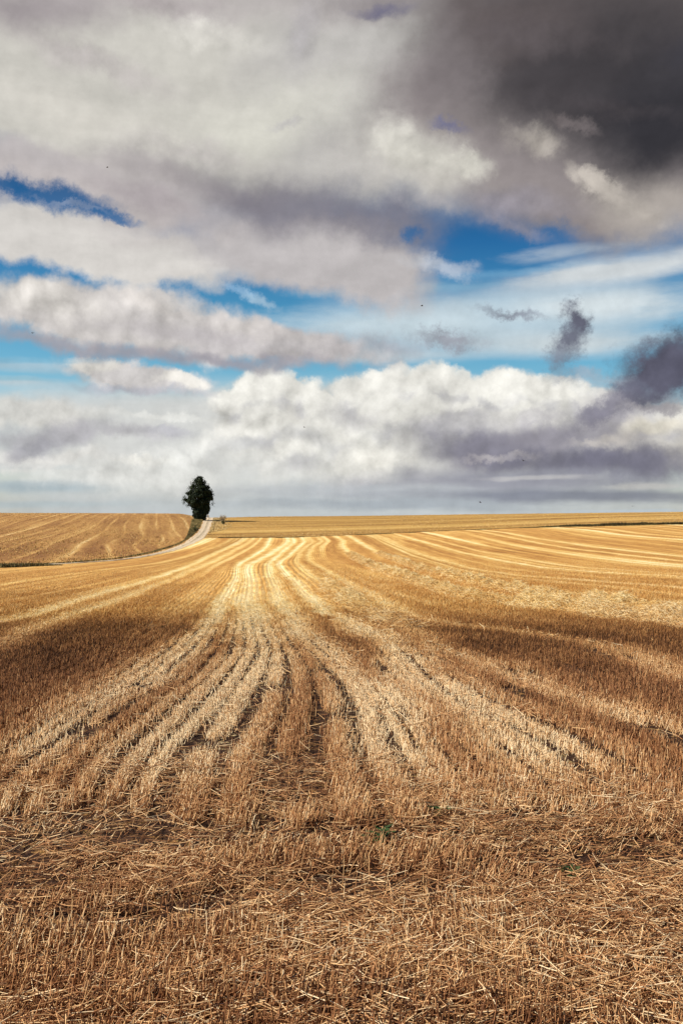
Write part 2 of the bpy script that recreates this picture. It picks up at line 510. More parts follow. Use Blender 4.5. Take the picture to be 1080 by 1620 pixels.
# surveyed lie of the land: for each bearing (as tan * F + 540) the drop line at growing distance (as photo rows)
DIST = [12, 18, 28, 45, 70, 100, 140, 180, 220, 260, 300, 326, 350, 450, 800, 2000]
SURVEY = {
    -600: [1030, 988, 962, 938, 915, 897, 872, 850, 834, 822, 814, 811.52, 810, 812, 818, 830],
    0: [1032, 986, 958, 932, 909, 893, 872, 851, 835, 822, 814.5, 812.64, 811.5, 813, 819, 830],
    150: [1032, 984, 955, 929, 906, 890, 875, 855, 838, 824, 815.5, 813.21, 811.8, 813, 819, 830],
    280: [1032, 983, 953, 924, 903, 887, 872, 860, 846, 830, 817, 814.21, 812.5, 814, 819, 830],
    330: [1032, 982, 952, 921, 901, 885, 869, 858, 848, 835, 822.5, 818.9, 819.5, 820, 824, 834],
    420: [1032, 981, 951, 918, 898, 883, 866, 856, 846, 834, 823.5, 817.6, 817.5, 818.5, 824, 834],
    540: [1032, 981, 950, 917, 897, 881, 864, 853.5, 843, 832, 823, 817.2, 816.5, 817.5, 823, 832],
    720: [1032, 979, 948, 916, 895, 877, 860, 848, 838, 829, 820, 816.28, 814, 815, 821, 832],
    900: [1031, 978, 947, 915, 893, 873, 855, 842, 832, 824, 817, 813.78, 811.8, 813, 819, 830],
    1080: [1031, 977, 946, 914, 891, 869, 850, 837, 827, 820, 814, 811.52, 810, 811.5, 818, 830],
    1680: [1030, 976, 944, 911, 887, 864, 845, 831, 822, 815, 810, 808.14, 807, 809, 816, 828],
}
_cx = np.array(sorted(SURVEY), float)
_ld = np.log(np.array([3.0, 5.0, 8.0] + DIST))
_tab = np.array([[810 + 1.6 / dd * F for dd in (3, 5, 8)] + SURVEY[int(c)] for c in _cx])
_GD = np.linspace(math.log(2.0), math.log(2000.0), 700)
_GC = np.linspace(-600, 1680, 500)
_zc = CAM_H - (np.array([pchip(_ld, row, _GD) for row in _tab]) - 810) / F * np.exp(_GD)[None, :]
_zc = np.where(np.exp(_GD)[None, :] < 8.0, 0.0, _zc)
_ZT = np.array([pchip(_cx, _zc[:, j], _GC) for j in range(len(_GD))]).T      # [bearing, distance]


def _noise2(x, y, seed, n=7):
    """a few crossed sine waves: gentle unevenness"""
    r = np.random.default_rng(seed)
    s = np.zeros_like(np.asarray(x, float))
    for _ in range(n):
        a = r.uniform(0, 2 * math.pi)
        k = r.uniform(0.6, 1.6)
        s = s + np.sin((x * math.cos(a) + y * math.sin(a)) * k + r.uniform(0, 6.28))
    return s / n


def value_noise(x, y, seed=0):
    xi = np.floor(x).astype(np.int64)
    yi = np.floor(y).astype(np.int64)
    fx = x - xi
    fy = y - yi
    fx = fx * fx * (3 - 2 * fx)
    fy = fy * fy * (3 - 2 * fy)

    def hsh(a, b):
        v = (a * 374761393 + b * 668265263 + seed * 974711) & 0xFFFFFFFF
        v = ((v ^ (v >> 13)) * 1274126177) & 0xFFFFFFFF
        return ((v ^ (v >> 16)) & 0xFFFF) / 65535.0
    a = hsh(xi, yi) * (1 - fx) + hsh(xi + 1, yi) * fx
    b = hsh(xi, yi + 1) * (1 - fx) + hsh(xi + 1, yi + 1) * fx
    return a * (1 - fy) + b * fy


def fbm(x, y, seed=0, oct=4, gain=0.5):
    s = 0.0
    amp = 1.0
    tot = 0.0
    for o in range(oct):
        s = s + amp * value_noise(x * 2 ** o, y * 2 ** o, seed + o * 17)
        tot += amp
        amp *= gain
    return s / tot


def ground_z(x, y):
    x = np.asarray(x, float)
    y = np.asarray(y, float)
    r = np.maximum(np.hypot(x, y), 2.0)
    a = np.arctan2(x, y)
    c = np.tan(np.clip(a, -0.6, 0.6)) * F + 540
    # behind the viewer the two sides run together
    back = np.clip((np.abs(a) - 1.0) / 1.6, 0, 1)
    c = c * (1 - back) + 540 * back
    gi = np.clip((c - _GC[0]) / (_GC[1] - _GC[0]), 0, len(_GC) - 1.001)
    gj = np.clip((np.log(r) - _GD[0]) / (_GD[1] - _GD[0]), 0, len(_GD) - 1.001)
    i = gi.astype(int)
    j = gj.astype(int)
    u = gi - i
    v = gj - j
    z = (_ZT[i, j] * (1 - u) * (1 - v) + _ZT[i + 1, j] * u * (1 - v)
         + _ZT[i, j + 1] * (1 - u) * v + _ZT[i + 1, j + 1] * u * v)
    # crumbs of unevenness
    z = z + 0.02 * _noise2(x * 1.3, y * 1.3, 3) * np.clip(r / 6.0, 0.4, 1.0)
    z = z + 0.05 * _noise2(x * 0.22, y * 0.22, 5) * np.clip((r - 6) / 20.0, 0, 1)
    return z


_probe_d = np.exp(np.linspace(math.log(2.2), math.log(345.0), 900))


def at(px, py):
    """the point of the ground seen along a sight line of the photograph (used to survey field lines once)"""
    t = (px - 540) / F
    yy = _probe_d
    zz = ground_z(yy * t, yy)
    s = 810 + (CAM_H - zz) / yy * F
    s = np.minimum.accumulate(s)
    d = float(np.interp(-py, -s, yy))
    x = d * t
    return x, d, float(ground_z(np.array([x]), np.array([d]))[0])


# ------------------------------------------------------------------ drill lines of the stubble
LINES = [   # (sight line points, width in m, strength of the pale straw swath)
    [(0, 925), (150, 903), (260, 889), (340, 866)],
    [(0, 985), (150, 942), (285, 900), (330, 880), (379, 858)],
    [(0, 1020), (110, 975), (220, 936), (300, 903), (345, 884), (392, 859)],
    [(30, 1210), (75, 1180), (165, 1115), (240, 1080), (320, 1005), (345, 960), (372, 915), (381, 890), (420, 866), (424, 858)],
    [(280, 1195), (320, 1160), (370, 1095), (400, 1050), (400, 1000), (392, 960), (394, 925), (402, 889), (440, 868), (455, 857)],
    [(615, 1185), (595, 1125), (555, 1075), (500, 1030), (462, 985), (438, 940), (425, 905), (428, 888), (450, 870), (466, 857)],
    [(860, 1190), (790, 1155), (705, 1110), (615, 1020), (540, 985), (490, 945), (450, 905), (444, 888), (465, 872), (482, 857)],
    [(1080, 1170), (940, 1125), (810, 1080), (640, 1000), (550, 950), (480, 900), (470, 884), (478, 870), (496, 857)],
    [(1080, 1070), (990, 1035), (850, 1010), (690, 985), (590, 945), (520, 905), (487, 880), (494, 866), (510, 856)],
    [(1080, 992), (900, 968), (720, 940), (620, 906), (560, 880), (541, 862), (543, 855)],
    [(1080, 972), (900, 949), (750, 923), (650, 894), (590, 870), (560, 852)],
    [(1080, 930), (930, 920), (800, 908), (690, 884), (640, 866), (604, 850)],
    [(1080, 912), (960, 906), (840, 895), (740, 876), (680, 860), (638, 848)],
    [(1080, 888), (1000, 879), (880, 864), (815, 852), (772, 843)],
    [(1200, 872), (1080, 858), (980, 850), (900, 839)],
]
SWATH = [(0.8, .45), (0.8, .8), (0.7, .65), (0.50, 1.0), (0.95, 1.0), (0.62, .95), (0.55, .95), (0.42, .65), (0.45, .6),
         (0.6, .85), (0.6, .95), (0.5, .65), (0.55, .85), (0.55, .75), (0.7, .4)]
_YG = np.exp(np.linspace(math.log(2.0), math.log(420.0), 500))
_LX = []
for ln in LINES:
    pts = sorted((at(px, py)[1], at(px, py)[0]) for px, py in ln)
    ys = np.array([p[0] for p in pts])
    xs = np.array([p[1] for p in pts])
    # straight continuation at both ends along the drilling direction
    g = np.interp(_YG, ys, xs)
    pc = pchip(ys, xs, np.clip(_YG, ys[0], ys[-1]))
    g = np.where(_YG < ys[0], xs[0] + (ys[0] - _YG) * 0.075, pc)
    g = np.where(_YG > ys[-1], xs[-1] - (_YG - ys[-1]) * 0.06, g)
    k = np.ones(9) / 9
    g = np.convolve(np.pad(g, 4, mode='edge'), k, mode='valid')
    _LX.append(g)
_LX = np.array(_LX)
for i in range(1, len(_LX)):           # lines never cross
    _LX[i] = np.maximum(_LX[i], _LX[i - 1] + 0.5)
_ir = int(np.searchsorted(_YG, 14.0))
_LU = _LX[:, _ir].copy()
_uq = np.concatenate(([_LU[0] - 400], _LU, [_LU[-1] + 400]))
_pad0 = _LX[0] - 400
_pad1 = _LX[-1] + 400
_LXP = np.vstack((_pad0, _LX, _pad1))          # x of every line at each depth


def rows_u(x, y):
    """position across the drill rows, in metres at 14 m depth"""
    gj = np.clip(np.interp(np.log(np.maximum(y, 2.0)), np.log(_YG), np.arange(len(_YG))), 0, len(_YG) - 1.001)
    j = gj.astype(int)
    f = gj - j
    u = np.zeros_like(x)
    a = _LXP[:, j] * (1 - f) + _LXP[:, j + 1] * f      # lines x points
    idx = np.clip((a <= x[None, :]).sum(axis=0) - 1, 0, len(_uq) - 2)
    n = np.arange(len(x))
    x0, x1 = a[idx, n], a[idx + 1, n]
    return _uq[idx] + (x - x0) / (x1 - x0) * (_uq[idx + 1] - _uq[idx])


def rows_x(u, y):
    gj = np.clip(np.interp(np.log(np.maximum(y, 2.0)), np.log(_YG), np.arange(len(_YG))), 0, len(_YG) - 1.001)
    j = gj.astype(int)
    f = gj - j
    a = _LXP[:, j] * (1 - f) + _LXP[:, j + 1] * f
    idx = np.clip(np.searchsorted(_uq, u) - 1, 0, len(_uq) - 2)
    n = np.arange(len(u))
    x0, x1 = a[idx, n], a[idx + 1, n]
    return x0 + (u - _uq[idx]) / (_uq[idx + 1] - _uq[idx]) * (x1 - x0)


def swath_at(x, y):
    """how thickly pale combed straw lies here (0..1)"""
    u = rows_u(x, y)
    gj = np.clip(np.interp(np.log(np.maximum(y, 2.0)), np.log(_YG), np.arange(len(_YG))), 0, len(_YG) - 1.001)
    j = gj.astype(int)
    s = np.zeros_like(x)
    wob = (fbm(y * 0.5, u * 0.8, 40, 3) - 0.5)
    for i, (w, st) in enumerate(SWATH):
        lx = _LX[i][j]
        d = np.abs(x - lx + wob * 0.5) / ((w * 0.5 + y * 0.0022 + 0.15 * np.clip((18 - y) / 9, 0, 1)) * (0.75 + 0.35 * fbm(y * 0.25 + 9 * i, u * 0 + i, 50 + i, 2)))
        st2 = st * (0.85 + 0.3 * fbm(y * 0.3 + 3 * i, u * 0 + i, 70 + i, 3))
        s = np.maximum(s, st2 * np.exp(-d ** 2 * 1.1))
    # between them the mower's weaker stripes
    stripe = fbm(u * 1.1 + 30, y * 0.02, 80, 3)
    s = np.maximum(s, np.clip(stripe - 0.5, 0, 1) * np.interp(y, [12, 40], [0.5, 1.3]))
    fan = fbm(u * 0.85 + 11, y * 0.005, 82, 3)
    s = np.maximum(s, np.clip(fan - 0.54, 0, 1) * 4.2 * np.clip((y - 35) / 30, 0, 1))
    # the headland in front has no combed lines
    head = np.clip((y - 5.0 + wob * 1.6) / 1.5, 0, 1)
    s = s * head
    hl = np.clip(fbm(x * 0.8, y * 1.3, 90, 3) * 2.4 - 0.95, 0, 1) * (1 - head) * 0.75
    return np.clip(np.maximum(s, hl), 0, 1)


def poly_world(pts):
    return np.array([at(px, py) for px, py in pts])


TRACK_PX = [(331, 820.5), (328, 828), (324, 838), (315, 849), (302, 858), (284, 866), (262, 873), (235, 879), (200, 884.5), (150, 889), (90, 892.5), (0, 897), (-140, 903)]
TRACK = poly_world(TRACK_PX)
EDGE_PX = [(346, 851), (400, 850.5), (460, 850), (540, 847), (620, 843.5), (700, 840), (800, 835.8), (900, 833), (1000, 831), (1080, 829.5), (1250, 827)]
EDGE = poly_world(EDGE_PX)


def _polyx(P, y):
    o = np.argsort(P[:, 1])
    return np.interp(y, P[o, 1], P[o, 0])


def left_field(x, y):
    """1 beyond the track, on the left-hand hill"""
    tx = _polyx(TRACK, y)
    o = np.argsort(TRACK[:, 1])
    far = x - tx
    lo = TRACK[:, 1].min()
    return np.clip(0.5 - far / 1.0, 0, 1) * np.clip((y - lo) / 2.0, 0, 1)


def far_field(x, y):
    """1 beyond the grass margin, on the far side"""
    o = np.argsort(EDGE[:, 0])
    ey = np.interp(x, EDGE[o, 0], EDGE[o, 1])
    tx = _polyx(TRACK, y)
    return np.clip((y - ey) / 2.0 + 0.5, 0, 1) * np.clip((x - tx) / 1.5 + 0.5, 0, 1)


# ------------------------------------------------------------------ ground sheet
def soil_mat():
    m, T = new_mat('stubble_ground')
    uvn = T.node('ShaderNodeUVMap', uv_map='rows').outputs[0]
    sw = T.attr('swath').outputs['Fac']
    cov = T.attr('cover').outputs['Fac']
    shade_and_brown = T.attr('shade_and_brown').outputs['Fac']
    lf = T.attr('left_field').outputs['Fac']
    ff = T.attr('far_field').outputs['Fac']
    pos = T.node('ShaderNodeNewGeometry').outputs['Position']
    # streaks along the rows at three widths
    v1 = T.vmath('MULTIPLY', uvn, (7.7, 0.9, 1.0))
    v2 = T.vmath('MULTIPLY', uvn, (2.2, 0.10, 1.0))
    v3 = T.vmath('MULTIPLY', uvn, (0.55, 0.02, 1.0))
    s1 = T.noise(v1, 1.0, 3, 0.6)
    s2 = T.noise(v2, 1.0, 4, 0.6)
    s3 = T.noise(v3, 1.0, 3, 0.55)
    fine = T.noise(pos, 9.0, 4, 0.7)
    lump = T.noise(pos, 0.6, 5, 0.65)
    # drill rows seen as a fine comb
    us = T.node('ShaderNodeSeparateXYZ')
    T.put(us.inputs[0], uvn)
    ph = T.math('MULTIPLY', us.outputs[0], 2 * math.pi / 0.145)
    comb = T.math('MULTIPLY_ADD', T.math('SINE', ph), 0.5, 0.5)
    t = T.math('MULTIPLY_ADD', s2, 0.45, -0.09)
    t = T.math('MULTIPLY_ADD', s1, 0.25, t)
    t = T.math('MULTIPLY_ADD', s3, 0.40, t)
    t = T.math('MULTIPLY_ADD', fine, 0.24, t)
    t = T.math('MULTIPLY_ADD', lump, 0.20, t)
    t = T.math('MULTIPLY_ADD', comb, 0.05, t)
    t = T.math('SUBTRACT', t, 0.37)
    t = T.math('MULTIPLY_ADD', T.math('SUBTRACT', t, 0.4), 1.25, 0.36)
    t = T.math('MULTIPLY_ADD', shade_and_brown, -0.22, t)  # browner where cloud shade is painted in and on the reddish patches
    swn = T.math('MULTIPLY', sw, T.math('MULTIPLY_ADD', fine, 1.0, 0.55))
    t = T.math('MULTIPLY_ADD', swn, 0.62, t)
    straw = T.ramp(t, [(0.0, (0.22, 0.095, 0.022)), (0.25, (0.46, 0.220, 0.052)), (0.5, (0.65, 0.375, 0.105)),
                       (0.75, (0.79, 0.57, 0.215)), (1.0, (0.93, 0.79, 0.46))])
    lt = T.math('SUBTRACT', t, 0.02)
    leftc = T.ramp(lt, [(0.0, (0.22, 0.095, 0.028)), (0.3, (0.42, 0.22, 0.066)), (0.6, (0.60, 0.37, 0.13)), (1.0, (0.84, 0.67, 0.38))])
    farc = T.ramp(t, [(0.0, (0.24, 0.12, 0.028)), (0.4, (0.46, 0.27, 0.072)), (0.8, (0.64, 0.42, 0.14)), (1.0, (0.76, 0.57, 0.26))])
    soiln = T.noise(pos, 14.0, 5, 0.65)
    soil = T.ramp(soiln, [(0.25, (0.013, 0.006, 0.004)), (0.5, (0.048, 0.021, 0.010)), (0.75, (0.115, 0.052, 0.023))])
    covn = T.math('MULTIPLY_ADD', T.math('SUBTRACT', soiln, 0.5), T.math('MULTIPLY_ADD', cov, -2.2, 2.6), cov, clamp=True)
    c = T.mix(covn, soil, straw)
    c = T.mix(lf, c, leftc)
    c = T.mix(ff, c, farc)
    b = T.node('ShaderNodeBsdfPrincipled')
    T.put(b.inputs['Base Color'], c)
    b.inputs['Roughness'].default_value = 0.9
    b.inputs['Specular IOR Level'].default_value = 0.15
    hgt = T.math('MULTIPLY_ADD', s1, 0.6, T.math('MULTIPLY', fine, 0.6))
    hgt = T.math('MULTIPLY_ADD', comb, T.math('MULTIPLY', cov, 0.25, clamp=True), hgt)
    hgt = T.math('MULTIPLY_ADD', swn, 0.5, hgt)
    bp = T.node('ShaderNodeBump')
    bp.inputs['Strength'].default_value = 0.9
    bp.inputs['Distance'].default_value = 0.12
    T.put(bp.inputs['Height'], hgt)
    T.l.new(bp.outputs[0], b.inputs['Normal'])
    out = T.node('ShaderNodeOutputMaterial')
    T.l.new(b.outputs[0], out.inputs[0])
    return m


def build_ground():
    a_in = np.linspace(-0.50, 0.50, 620)
    a_out = np.linspace(0.50, 2 * math.pi - 0.50, 90)[1:-1]
    A = np.concatenate((a_in, a_out))
    R = np.concatenate((np.linspace(0.3, 2.4, 6), np.exp(np.linspace(math.log(2.6), math.log(460.0), 560)), np.exp(np.linspace(math.log(500.0), math.log(2000.0), 12))))
    na, nr = len(A), len(R)
    AA, RR = np.meshgrid(A, R, indexing='ij')
    x = (RR * np.sin(AA)).ravel()
    y = (RR * np.cos(AA)).ravel()
    z = ground_z(x, y)
    u = np.zeros_like(x)
    sw = np.zeros_like(x)
    front = (np.abs(np.arctan2(x, y)) < 1.2) & (y > 0.5)
    lfm = np.zeros_like(x)
    ffm = np.zeros_like(x)
    xf, yf = x[front], y[front]
    lfm[front] = left_field(xf, yf)
    ffm[front] = far_field(xf, yf)
    u[:] = x + 0.075 * y
    u[front] = rows_u(xf, yf)
    sw[front] = swath_at(xf, yf)
    v = y.copy()
    # the hill field on the left was drilled along its own line, bending round at its foot
    Sy = 28.0 * np.logaddexp(0.0, (y - 175.0) / 28.0) - 0.45 * np.maximum(165.0 - y, 0)
    wb = np.clip((-x - 26.0) / 26.0, 0, 1)
    ul = x + 0.19 * (wb * Sy + (1 - wb) * (y - 175.0))
    isl = lfm > 0.5
    u = np.where(isl, ul * 0.8, u)
    st = fbm(ul * 0.45, y * 0.012, 200, 2)
    ulw = ul + 3.0 * (fbm(ul * 0.08 + 7, y * 0.015, 222, 2) - 0.5)
    st2 = np.clip(1 - np.abs(((ulw / 3.7) % 1.0) - 0.5) / 0.13, 0, 1) * np.clip(2.2 * fbm(ul * 0.16, y * 0.035, 220, 3) - 0.55, 0, 1.1)
    st2 = st2 - 0.35 * np.clip(fbm(ul * 0.22, y * 0.02, 224, 3) - 0.52, 0, 1) * 3
    sw = np.where(isl, np.clip(st2 * 0.75 + np.clip(st - 0.55, 0, 1), -0.3, 1), sw)
    # the far field: faint lines running across
    isf = ffm > 0.5
    uf = y - 0.12 * x
    u = np.where(isf, uf * 0.6, u)
    v = np.where(isf, x, v)
    sw = np.where(isf, np.clip(1.6 * (fbm(uf * 0.16, x * 0.012, 240, 4) - 0.48), -0.4, 0.8), sw)
    cover = np.clip((np.hypot(x, y) - 13.0) / 22.0, 0, 1)
    cover = -0.12 + 1.12 * cover ** 0.7
    # cloud shade painted in front, left and right; reddish thin patches on the slopes
    shade_and_brown = 0.9 * np.exp(-((x + 6.0) / 6.5) ** 2 - ((y - 14.0) / 6.0) ** 2)
    shade_and_brown += 0.7 * np.exp(-((x - 4.5) / 4.0) ** 2 - ((y - 13.0) / 3.5) ** 2)
    shade_and_brown += 0.5 * np.exp(-((x + 12.0) / 7.0) ** 2 - ((y - 34.0) / 10.0) ** 2)
    shade_and_brown += 0.4 * np.exp(-((x - 20.0) / 10.0) ** 2 - ((y - 100.0) / 18.0) ** 2)
    shade_and_brown = shade_and_brown * (0.6 + 0.8 * fbm(x * 0.3, y * 0.3, 260, 3))
    shade_and_brown = np.where(isl, 0.9 * np.exp(-((x + 50) / 28) ** 2 - ((y - 140) / 40) ** 2), shade_and_brown)
    ring = np.arange(na)
    nxt = (ring + 1) % na
    jj = np.arange(nr - 1)
    I, J = np.meshgrid(ring, jj, indexing='ij')
    N = nxt[I]
    quads = np.stack((I * nr + J, I * nr + J + 1, N * nr + J + 1, N * nr + J), axis=-1).reshape(-1, 4)
    c0 = len(x)
    x = np.append(x, 0.0)
    y = np.append(y, 0.0)
    z = np.append(z, z[0])
    tri = np.stack((np.full(na, c0), ring * nr, nxt * nr), axis=-1)
    flat = np.concatenate((quads.ravel(), tri.ravel()))
    sizes = np.concatenate((np.full(len(quads), 4), np.full(na, 3)))
    ap = lambda arr: np.append(arr, arr[0])
    o = mesh_obj('ground', np.stack((x, y, z), 1), flat, sizes, soil_mat(),
                 attrs={'swath': ap(sw), 'cover': ap(cover), 'shade_and_brown': ap(shade_and_brown), 'left_field': ap(lfm), 'far_field': ap(ffm)},
                 uv=np.stack((ap(u), ap(v)), 1), smooth=True)
    tag(o, 'rolling harvested grain field with pale straw lines fanning out to the horizon', 'ground', kind='structure')
    return o


# ------------------------------------------------------------------ stubble and loose straw
def straw_mat(name, shine=0.12):
    m, T = new_mat(name)
    tone = T.attr('tone').outputs['Fac']
    gold = T.attr('gold').outputs['Fac']
    pos = T.node('ShaderNodeNewGeometry').outputs['Position']
    n = T.noise(pos, 60.0, 2, 0.5)
    t = T.math('ADD', tone, T.math('MULTIPLY_ADD', n, 0.16, -0.08))
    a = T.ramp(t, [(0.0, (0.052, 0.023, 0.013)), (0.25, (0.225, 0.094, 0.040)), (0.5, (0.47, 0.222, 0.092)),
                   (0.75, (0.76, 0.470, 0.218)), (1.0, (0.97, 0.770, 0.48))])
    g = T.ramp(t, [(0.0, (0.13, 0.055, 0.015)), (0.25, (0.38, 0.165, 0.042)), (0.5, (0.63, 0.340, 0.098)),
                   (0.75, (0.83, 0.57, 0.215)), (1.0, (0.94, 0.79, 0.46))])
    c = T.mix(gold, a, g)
    b = T.node('ShaderNodeBsdfPrincipled')
    T.put(b.inputs['Base Color'], c)
    b.inputs['Roughness'].default_value = 0.5
    b.inputs['Specular IOR Level'].default_value = shine
    tr = T.node('ShaderNodeBsdfTranslucent')
    T.put(tr.inputs['Color'], c)
    mx = T.node('ShaderNodeMixShader')
    mx.inputs[0].default_value = 0.12
    T.l.new(b.outputs[0], mx.inputs[1])
    T.l.new(tr.outputs[0], mx.inputs[2])
    out = T.node('ShaderNodeOutputMaterial')
    T.l.new(mx.outputs[0], out.inputs[0])
    return m


class Sticks:
    def __init__(self):
        self.v, self.f, self.tone, self.gold, self.nv = [], [], [], [], 0

    def add(self, base, direc, length, width, tone, gold, bend=0.0, segs=1, taper=0.75):
        """thin three-sided straws; each may bow sideways"""
        n = len(base)
        if n == 0:
            return
        d = direc / np.linalg.norm(direc, axis=1, keepdims=True)
        ref = np.where(np.abs(d[:, 2:3]) < 0.9, np.array([[0, 0, 1.0]]), np.array([[1.0, 0, 0]]))
        s = np.cross(d, ref)
        s /= np.linalg.norm(s, axis=1, keepdims=True)
        t = np.cross(d, s)
        ph = RNG.uniform(0, 6.28, n)
        bd = (s * np.cos(ph)[:, None] + t * np.sin(ph)[:, None]) * (bend * length * RNG.normal(0, 1, n))[:, None] if bend else np.zeros_like(d)
        rings = segs + 1
        V = np.zeros((n, rings, 3, 3))
        ph2 = RNG.uniform(0, 6.28, n)
        for r in range(rings):
            q = r / segs
            c = base + d * (length * q)[:, None] + bd * (q * q)
            w = width * 0.5 * (1 - (1 - taper) * q)
            for k in range(3):
                a = ph2 + k * 2.0944
                V[:, r, k] = c + (s * np.cos(a)[:, None] + t * np.sin(a)[:, None]) * w[:, None]
        off = self.nv + np.arange(n)[:, None] * (rings * 3)
        F_ = []
        for r in range(segs):
            for k in range(3):
                k2 = (k + 1) % 3
                F_.append(np.concatenate((off + r * 3 + k, off + r * 3 + k2, off + (r + 1) * 3 + k2, off + (r + 1) * 3 + k), 1))
        self.v.append(V.reshape(-1, 3))
        self.f.append(np.stack(F_, 1).reshape(-1, 4))
        self.tone.append(np.repeat(tone, rings * 3))
        self.gold.append(np.repeat(gold, rings * 3))
        self.nv += n * rings * 3

    def build(self, name, mat):
        f = np.concatenate(self.f)
        return mesh_obj(name, np.concatenate(self.v), f.ravel(), np.full(len(f), 4), mat,
                        attrs={'tone': np.concatenate(self.tone), 'gold': np.concatenate(self.gold)})


def cloud_shade_at(x, y):  # cloud shade painted into the straw as two browner patches
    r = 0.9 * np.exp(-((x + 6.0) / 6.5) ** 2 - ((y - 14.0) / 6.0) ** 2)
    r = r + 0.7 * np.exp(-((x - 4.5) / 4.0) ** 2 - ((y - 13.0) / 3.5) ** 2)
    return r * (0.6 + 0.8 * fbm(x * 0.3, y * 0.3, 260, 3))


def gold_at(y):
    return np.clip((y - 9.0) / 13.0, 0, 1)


def scatter(n, y0, y1, m=2.6, k=0.42):
    """n points spread evenly over the wedge of ground between two depths, thinner towards its flanks"""
    y = RNG.uniform(y0, y1, int(n * 2.2) + 10)
    wmax = k * y1 + m
    y = y[RNG.uniform(0, wmax, len(y)) < k * y + m][:n]
    x = RNG.uniform(-1, 1, len(y)) * (k * y + m)
    ok = RNG.uniform(0, 1, len(y)) < np.clip(1.0 - (np.abs(x) - (0.36 * y + 0.25)) / 0.35, 0.42, 1.0)
    return x[ok], y[ok]


def wedge(y0, y1, m=2.6, k=0.42):
    return k * (y1 * y1 - y0 * y0) + 2 * m * (y1 - y0)


def hollow(x, y):
    """scuffed hollows of the headland where hardly any straw lies"""
    h = fbm(x * 0.9 + 5, y * 2.1, 480, 3)
    return np.clip((0.385 - h) * 14.0, 0, 1) * np.clip((6.4 - y) / 1.0, 0, 1)


